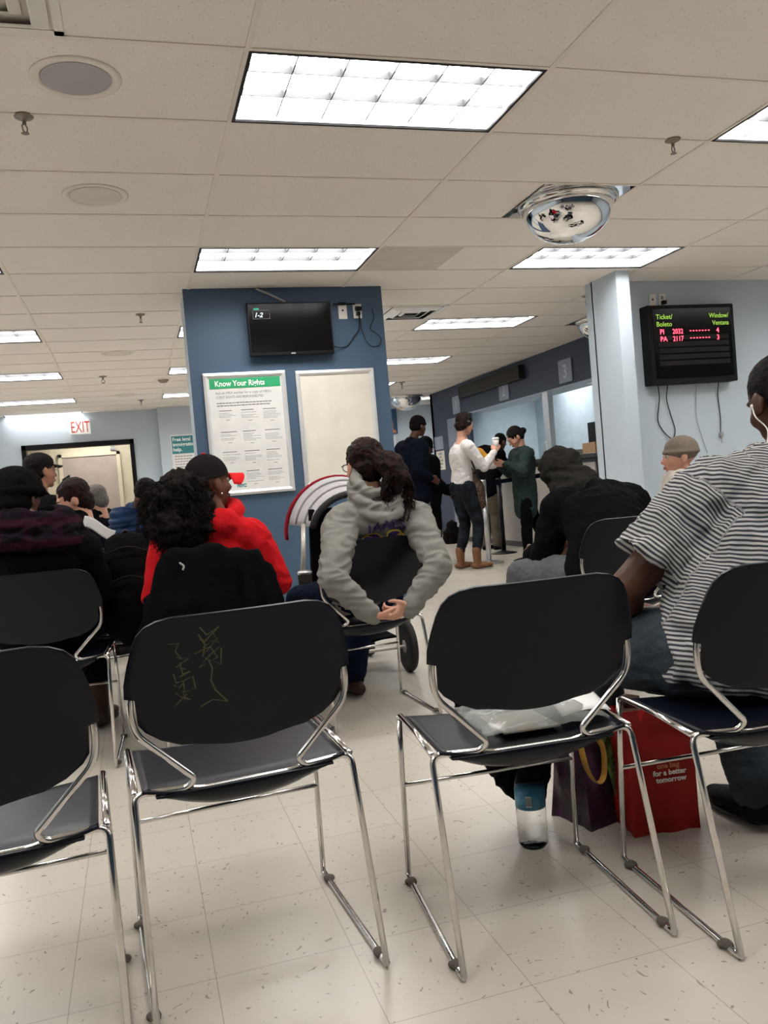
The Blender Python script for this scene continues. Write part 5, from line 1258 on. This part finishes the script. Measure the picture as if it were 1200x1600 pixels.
# --- standing group by the booth
# woman in white sweater
root = person('standing woman in white sweater and dark jeans holding a paper cup', 3.56, 8.90)
yw = R(-80); J = stand(3.56, 8.90, yw, 1.03)
J.update(head=V((3.645, 8.88, 1.645)), hs=1.0, hpitch=R(-14), hyaw=R(-75), neck=V((3.60, 8.89, 1.51)), shR=V((3.60, 8.74, 1.40)), shL=V((3.62, 9.05, 1.40)), elR=V((3.76, 8.70, 1.14)), wrR=V((3.92, 8.76, 1.30)), elL=V((3.80, 9.02, 1.18)), wrL=V((4.00, 8.95, 1.155)),
         knR=V((3.70, 8.85, .52)), anR=V((3.63, 8.80, .10)), knL=V((3.60, 9.0, .52)), anL=V((3.51, 9.0, .10)))
body(J, root, MT['skin_light'], .007, hands={'R': dict(d=V((.6, .2, .75)), n=V((.3, .8, 0)), side=V((-.3, .3, .8)), curl=.7), 'L': dict(d=V((1, -.05, -.15)), n=V((0, 0, 1)), side=V((0, -1, 0)), curl=.3)}); face_parts(J, root, 'hair_brown')
top(J, root, MT['white_knit'], 'sweater', .009, .92, hem=-.13, folds=((12, .004, (1, 1, 1.5), False), (22, .004, (1, 1, 1), True)))
legs(J, root, MT['dark_jeans'], loose=.98, end=.10); shoe(J, 'L', root, MT['boot_brown'], R(-85), True); shoe(J, 'R', root, MT['boot_brown'], R(-100), True)
hair_cap(J, root, MT['hair_brown'], 1.06, .01, lambda b, f: ell(b, f(0, -.07, .06), .05), vox=.007)
bm = bmesh.new(); M_ = headmat(J); c = J['head']; f = lambda *p: c+M_ @ V(p)
tube(bm, [f(.10*math.cos(a), -.03, .03+.105*math.sin(a)) for a in [PI*i/12 for i in range(13)]], .007)
for k in (-1, 1): tube(bm, [f(k*.078, -.03, -.005), f(k*.112, -.03, -.005)], [.040, .036], caps='round')
wobj('headphones', bm, MT['black'], root, smooth=True)
t = thing('paper_cup', 'pale paper coffee cup held by the woman in white sweater', 'cup', (3.965, 8.79, 1.35))
bm = bmesh.new(); lathe(bm, [(.028, 0), (.038, .095)], 20); obj('cup_body', bm, MT['cup'], t, smooth=True)
bm = bmesh.new(); lathe(bm, [(.041, .094), (.041, .102), (.034, .112), (.033, .116)], 20); obj('lid', bm, MT['white'], t, smooth=True)
bm = bmesh.new(); tube(bm, [V((3.79, 9.10, 1.02)), V((3.82, 9.10, .90)), V((3.84, 9.10, .72))], [(.05, .07), (.085, .09), (.07, .08)], ref=(0, 1, 0), interp=4, caps='round')
t = thing('shoulder_bag', 'brown patterned bag hanging at the hip of the woman in white', 'bag', (3.82, 9.10, .70)); voxel('bag_body', bm, MT['leopard'], t, .009, 4, ((14, .006, (1, 1, 1), False),))
bm = bmesh.new(); tube(bm, [(3.80, 8.96, 1.0), (3.72, 8.93, 1.2), (3.64, 8.98, 1.46), (3.60, 9.06, 1.42)], .009, interp=5); wobj('strap', bm, MT['speaker_dark'], t, smooth=True)
bm = bmesh.new(); tube(bm, [V((3.78, 9.05, 1.36)), V((3.86, 9.05, 1.30)), V((3.95, 9.02, 1.24))], [(.05, .05), (.07, .06), (.04, .04)], interp=4, caps='round'); t = thing('mustard_sweater', 'mustard cloth tucked under the arm of the woman in white', 'cloth', (3.86, 9.05, 1.24)); voxel('cloth_bundle', bm, MT['mustard'], t, .009, 3, ((14, .006, (1, 1, 1), True),))

# woman in green
root = person('standing woman in dark green top and black trousers facing left', 4.36, 8.95)
yw = R(88); J = stand(4.36, 8.95, yw, .93)
J.update(head=V((4.28, 8.94, 1.46)), hs=.98, hpitch=R(-38), hyaw=R(85), neck=V((4.34, 8.94, 1.345)), chest=V((4.37, 8.95, 1.16)), shL=V((4.35, 8.80, 1.27)), shR=V((4.35, 9.10, 1.27)), elL=V((4.27, 8.76, 1.05)), wrL=V((4.07, 8.84, 1.17)), elR=V((4.26, 9.12, 1.05)), wrR=V((4.08, 9.0, 1.17)),
         knL=V((4.30, 8.86, .48)), anL=V((4.29, 8.86, .09)), knR=V((4.50, 9.03, .48)), anR=V((4.66, 9.06, .10)))
body(J, root, MT['skin_light'], .007, hands={'L': dict(d=V((-1, .1, 0)), n=V((0, .5, .8)), side=V((0, .3, 1)), curl=.8), 'R': dict(d=V((-1, -.1, 0)), n=V((0, -.5, .8)), side=V((0, .3, 1)), curl=.8)}); face_parts(J, root)
top(J, root, MT['green_cloth'], 'tunic', .009, 1.14, hem=.26, folds=((9, .007, (1, 1, .7), False), (20, .004, (1, 1, 1), True)))
legs(J, root, MT['black_cloth'], loose=1.08, hipr=.85); shoe(J, 'L', root, MT['shoe_black'], R(85)); shoe(J, 'R', root, MT['shoe_black'], R(80))
hair_cap(J, root, MT['hair_black'], 1.03, .0, lambda b, f: ell(b, f(0, -.125, -.01), .038), vox=.007)
bm = bmesh.new()
box(bm, (4.03, 8.86, 1.163), (4.13, 8.98, 1.166)); tag(obj('paper_slip', bm, MT['paper']), 'white paper slip between the hands of the two women', 'paper')

# man in black coat and khaki trousers behind them
root = person('person in black coat and khaki trousers leaning at the booth counter', 4.84, 10.95)
J = stand(4.76, 10.95, R(-60), .98)
f_, r_ = basis(R(-60))
J.update(head=V((5.04, 11.02, 1.50)), hpitch=R(-40), hyaw=R(-70), neck=V((4.95, 10.98, 1.40)), chest=V((4.88, 10.96, 1.22)), elL=V((4.50, 11.30, 1.18)), elR=V((4.88, 10.72, 1.12)), wrL=V((4.70, 11.45, 1.12)), wrR=V((5.06, 10.85, 1.22)), shL=V((4.68, 11.16, 1.36)), shR=V((4.88, 10.78, 1.34)))
body(J, root, MT['skin_brown'], .009); face_parts(J, root)
top(J, root, MT['black_cloth'], 'coat', .011, 1.34, hem=.05, armr=1.05); legs(J, root, MT['khaki'], loose=1.35); shoe(J, 'L', root, MT['shoe_black']); shoe(J, 'R', root, MT['shoe_black'])
hair_cap(J, root, MT['hair_black'], 1.0, 0, vox=.009)

# person in navy coat and beanie
root = person('standing person in navy coat, gray trousers and black beanie beyond the pillar', 3.30, 9.6)
J = stand(3.24, 9.60, R(-70), 1.06); J.update(head=V((3.34, 9.60, 1.70)), hyaw=R(-70), hpitch=R(-8), wrR=V((3.38, 9.42, 1.07)), elR=V((3.20, 9.38, 1.16)))
body(J, root, MT['skin_deep'], .009); face_parts(J, root)
top(J, root, MT['navy_coat'], 'coat', .010, 1.22, hem=.12); legs(J, root, MT['gray_pants']); shoe(J, 'L', root, MT['shoe_black']); shoe(J, 'R', root, MT['shoe_black'])
bm = bmesh.new(); M_ = headmat(J); c = J['head']; ell(bm, c+M_ @ V((0, -.012, .055)), (.088, .102, .085), M_); tube(bm, [c+M_ @ V((.085*math.cos(a), -.010+.10*math.sin(a), .038)) for a in [2*PI*i/16 for i in range(17)]], .013); ell(bm, c+M_ @ V((0, -.045, .0)), (.08, .075, .07), M_)
voxel('beanie', bm, MT['black_knit'], root, .007, 3)
root = person('standing person in black hooded jacket right behind the navy coat', 3.55, 10.1)
J = stand(3.58, 10.1, R(-75), .93); J.update(head=V((3.60, 10.1, 1.47)), hpitch=R(-25), wrR=V((3.80, 9.95, .86)))
body(J, root, MT['skin_deep'], .009); face_parts(J, root)
top(J, root, MT['black_cloth'], 'jacket', .010, 1.28, hem=.08); legs(J, root, MT['black_cloth']); shoe(J, 'L', root, MT['shoe_black']); shoe(J, 'R', root, MT['shoe_black'])
bm = bmesh.new(); c = J['head']; M_ = headmat(J); ell(bm, c+M_ @ V((0, -.03, .03)), (.098, .105, .105), M_); ell(bm, c+M_ @ V((0, -.06, -.08)), (.10, .09, .06), M_); voxel('hood', bm, MT['black_cloth'], root, .008, 4)
# dark bag on the floor near the booth
bm = bmesh.new(); tube(bm, [(0, 0, .06), (0, 0, .16), (0, 0, .30)], [(.16, .10), (.17, .11), (.09, .07)], ref=(1, 0, 0), interp=4, caps='round'); bmesh.ops.translate(bm, verts=bm.verts[:], vec=(4.85, 12.7, 0))
t = thing('floor_bag', 'dark bag on the floor behind the legs of the woman in white', 'bag', (4.85, 12.7, 0)); voxel('bag_body', bm, MT['black_knit'], t, .01, 4, ((10, .01, (1, 1, 1), True),))
bm = bmesh.new(); tube(bm, [(-.06, 0, .30), (0, 0, .38), (.06, 0, .30)], .008, interp=4); obj('handle', bm, MT['black'], t)

# ------------------------------------------------------------------ things at chair D
cD = CHAIRS['D']; MD = Matrix.Translation(cD.location) @ Matrix.Rotation(R(-4.5), 4, 'Z')
def dl_(x, y, z): return MD @ V((x, y, z))
rg = random.Random(2)
bm = bmesh.new()
def film(u, v):
    x = lerp(-.11, .20, u)+.01*math.sin(v*9); y = lerp(-.09, .19, v); h = .012+.045*math.sin(u*PI)**.6*math.sin(v*PI)**.6+.014*noise.noise(V((u*6, v*6, 1)))
    return dl_(x, y, .443+max(.004, h))
sheet(bm, film, 24, 18, .0008); tag(obj('plastic_bag', bm, MT['clear_bag'], smooth=True), 'crumpled clear plastic bag lying on the seat of the middle chair', 'plastic bag')
bm = bmesh.new(); sheet(bm, lambda u, v: dl_(lerp(-.05, .09, u), lerp(-.07, .12, v), .447-.010*v), 6, 6, .004); tag(obj('document_stack', bm, MT['folder']), 'stack of papers inside the clear plastic bag on the seat', 'papers')
bm = bmesh.new(); sheet(bm, lambda u, v: dl_(lerp(.10, .225, u)+.04*v, lerp(-.06, .17, v), .462+.022*math.sin(u*PI)*(.4+v*.6)+.012*v), 14, 8, .0012); tag(obj('paper_sheet', bm, MT['paper'], smooth=True), 'curled white printed sheet at right side of the middle seat', 'paper')
bm = bmesh.new(); tube(bm, [dl_(.08, .20, .435), dl_(.10, .30, .425), dl_(.13, .40, .32), dl_(.16, .43, .20), dl_(.20, .44, .07)], [(.15, .010), (.15, .025), (.14, .045), (.10, .045), (.035, .025)], ref=(1, 0, 0), interp=4, caps='round', seg=20)
t = thing('black_jacket', 'black jacket hanging from front edge of the middle chair seat', 'jacket', tuple(dl_(.12, .35, .05))); voxel('jacket_body', bm, MT['black_cloth'], t, .007, 3, ((10, .014, (2, 1, .5), True), (26, .004, (1, 1, 1), True)))
bm = bmesh.new(); tube(bm, [dl_(.04, .35, .38), dl_(.03, .352, .28), dl_(.055, .36, .2)], [.02, .022, .014], interp=3, caps='round'); wobj('sleeve', bm, MT['charcoal'], t, smooth=True)
# water bottle
t = thing('water_bottle', 'clear plastic water bottle with blue label under the middle chair', 'bottle', (.985, 2.145, 0))
bm = bmesh.new(); lathe(bm, [(.026, .004), (.036, .0), (.041, .010), (.042, .05), (.0405, .055), (.042, .06), (.042, .105), (.0405, .11), (.042, .165), (.040, .185), (.028, .215), (.015, .232), (.0135, .240), (.0135, .247)], 36); obj('bottle_body', bm, MT['bottle'], t, smooth=True)
bm = bmesh.new(); lathe(bm, [(.0428, .112), (.0428, .162)], 36); obj('label_band', bm, MT['label_blue'], t, smooth=True)['label'] = 'blue paper label'
bm = bmesh.new(); sheet(bm, lambda u, v: V((.0434*math.sin(lerp(-.72, -.35, u)), -.0434*math.cos(lerp(-.72, -.35, u)), lerp(.122, .152, v))), 6, 2, .0003); obj('barcode_patch', bm, MT['paper'], t)
bm = bmesh.new()
for k in range(9): a = lerp(-.70, -.38, k/8); sheet(bm, lambda u, v, a=a: V((.0439*math.sin(a+u*.018), -.0439*math.cos(a+u*.018), lerp(.125, .149, v))), 1, 1, .0003)
obj('barcode_lines', bm, MT['ink'], t)
bm = bmesh.new(); lathe(bm, [(.0152, .243), (.0152, .258), (.013, .260)], 20); obj('cap', bm, MT['white'], t, smooth=True)

# red shopping bag
def bag(t, W, D, H, m, lean=.0, wob=.008, seed=0.0, flare=.0):
    bm = bmesh.new(); nz = 16; per = []
    n = 10
    for i in range(n): per.append((-1+2*i/n, -1))
    for i in range(n): per.append((1, -1+2*i/n))
    for i in range(n): per.append((1-2*i/n, 1))
    for i in range(n): per.append((-1, 1-2*i/n))
    rings = []
    for k in range(nz+1):
        z = k/nz; ring = []
        for (a, b) in per:
            q = 1+flare*z; nn = noise.noise(V((a*1.7+seed, b*1.7, z*3)))*wob*1.5
            pinch = 1-.35*z*(abs(b))  # front and back meet at the top
            x = a*W/2*q+nn; y = b*D/2*pinch*(1-.1*z)+nn+lean*z
            ring.append(bm.verts.new((x, y, z*H)))
        rings.append(ring)
    for A, B in zip(rings, rings[1:]):
        for i in range(len(per)): bm.faces.new((A[i], A[(i+1) % len(per)], B[(i+1) % len(per)], B[i]))
    bm.faces.new(rings[0][::-1]); o = obj('bag_body', bm, m, t, smooth=True); md = o.modifiers.new('solid', 'SOLIDIFY'); md.thickness = .002
    md = o.modifiers.new('b', 'EDGE_SPLIT'); md.split_angle = R(50); return o
t = thing('shopping_bag', 'red reusable shopping bag standing on the floor by the right chair', 'bag', (1.362, 2.11, 0), R(-8))
bag(t, .198, .14, .345, MT['bag_red'])
boxo('bag_lining', (-.09, -.03, .30), (.09, .05, .335), MT['bag_lining'], t)
bm = bmesh.new(); sheet(bm, lambda u, v: V((lerp(-.094, -.02, u), .0+.01*u, lerp(.33, .385-.02*abs(u-.4), v))), 6, 3, .003); obj('paper_insert', bm, MT['bag_lining'], t)
for k, s_ in enumerate(('one bag', 'for a better', 'tomorrow')): text('slogan', s_, .021, (.010+.004*k, -.0765+.0015*k, .186-.0205*k), MT['white_ink'] if k else MT['poster_orange'], t, align='CENTER', bold=.0006, ext=.0006)
for s in (-1,): bm = bmesh.new(); tube(bm, [(-.06, s*.065, .33), (-.055, s*.10, .37), (.0, s*.12, .38), (.05, s*.10, .37), (.06, s*.065, .33)], [(.010, .0015)]*5, ref=(0, 0, 1), interp=4); obj('handle', bm, MT['bag_red'], t)
# purple bag
t = thing('shopping_bag', 'dark purple shopping bag with leafy green print beside the red bag', 'bag', (1.245, 2.25, 0), R(14))
bag(t, .20, .17, .285, MT['bag_purple'], seed=4.0, wob=.014, flare=-.12)
bm = bmesh.new(); sheet(bm, lambda u, v: V((lerp(-.045+.04*(1-v), .085, u), -.094+.016*v, lerp(.08, .285, v))), 8, 8, .001); obj('leaf_panel', bm, MT['bag_green'], t, smooth=True)
bm = bmesh.new(); P = [(-.055, -.075, .27), (-.057, -.11, .24), (-.075, -.125, .17), (-.105, -.125, .155), (-.125, -.11, .20), (-.10, -.06, .27)]; tube(bm, P, [(.011, .002)]*6, ref=(0, 1, 0), interp=5); obj('handle', bm, MT['strap_yellow'], t)['label'] = 'mustard yellow handle strap'
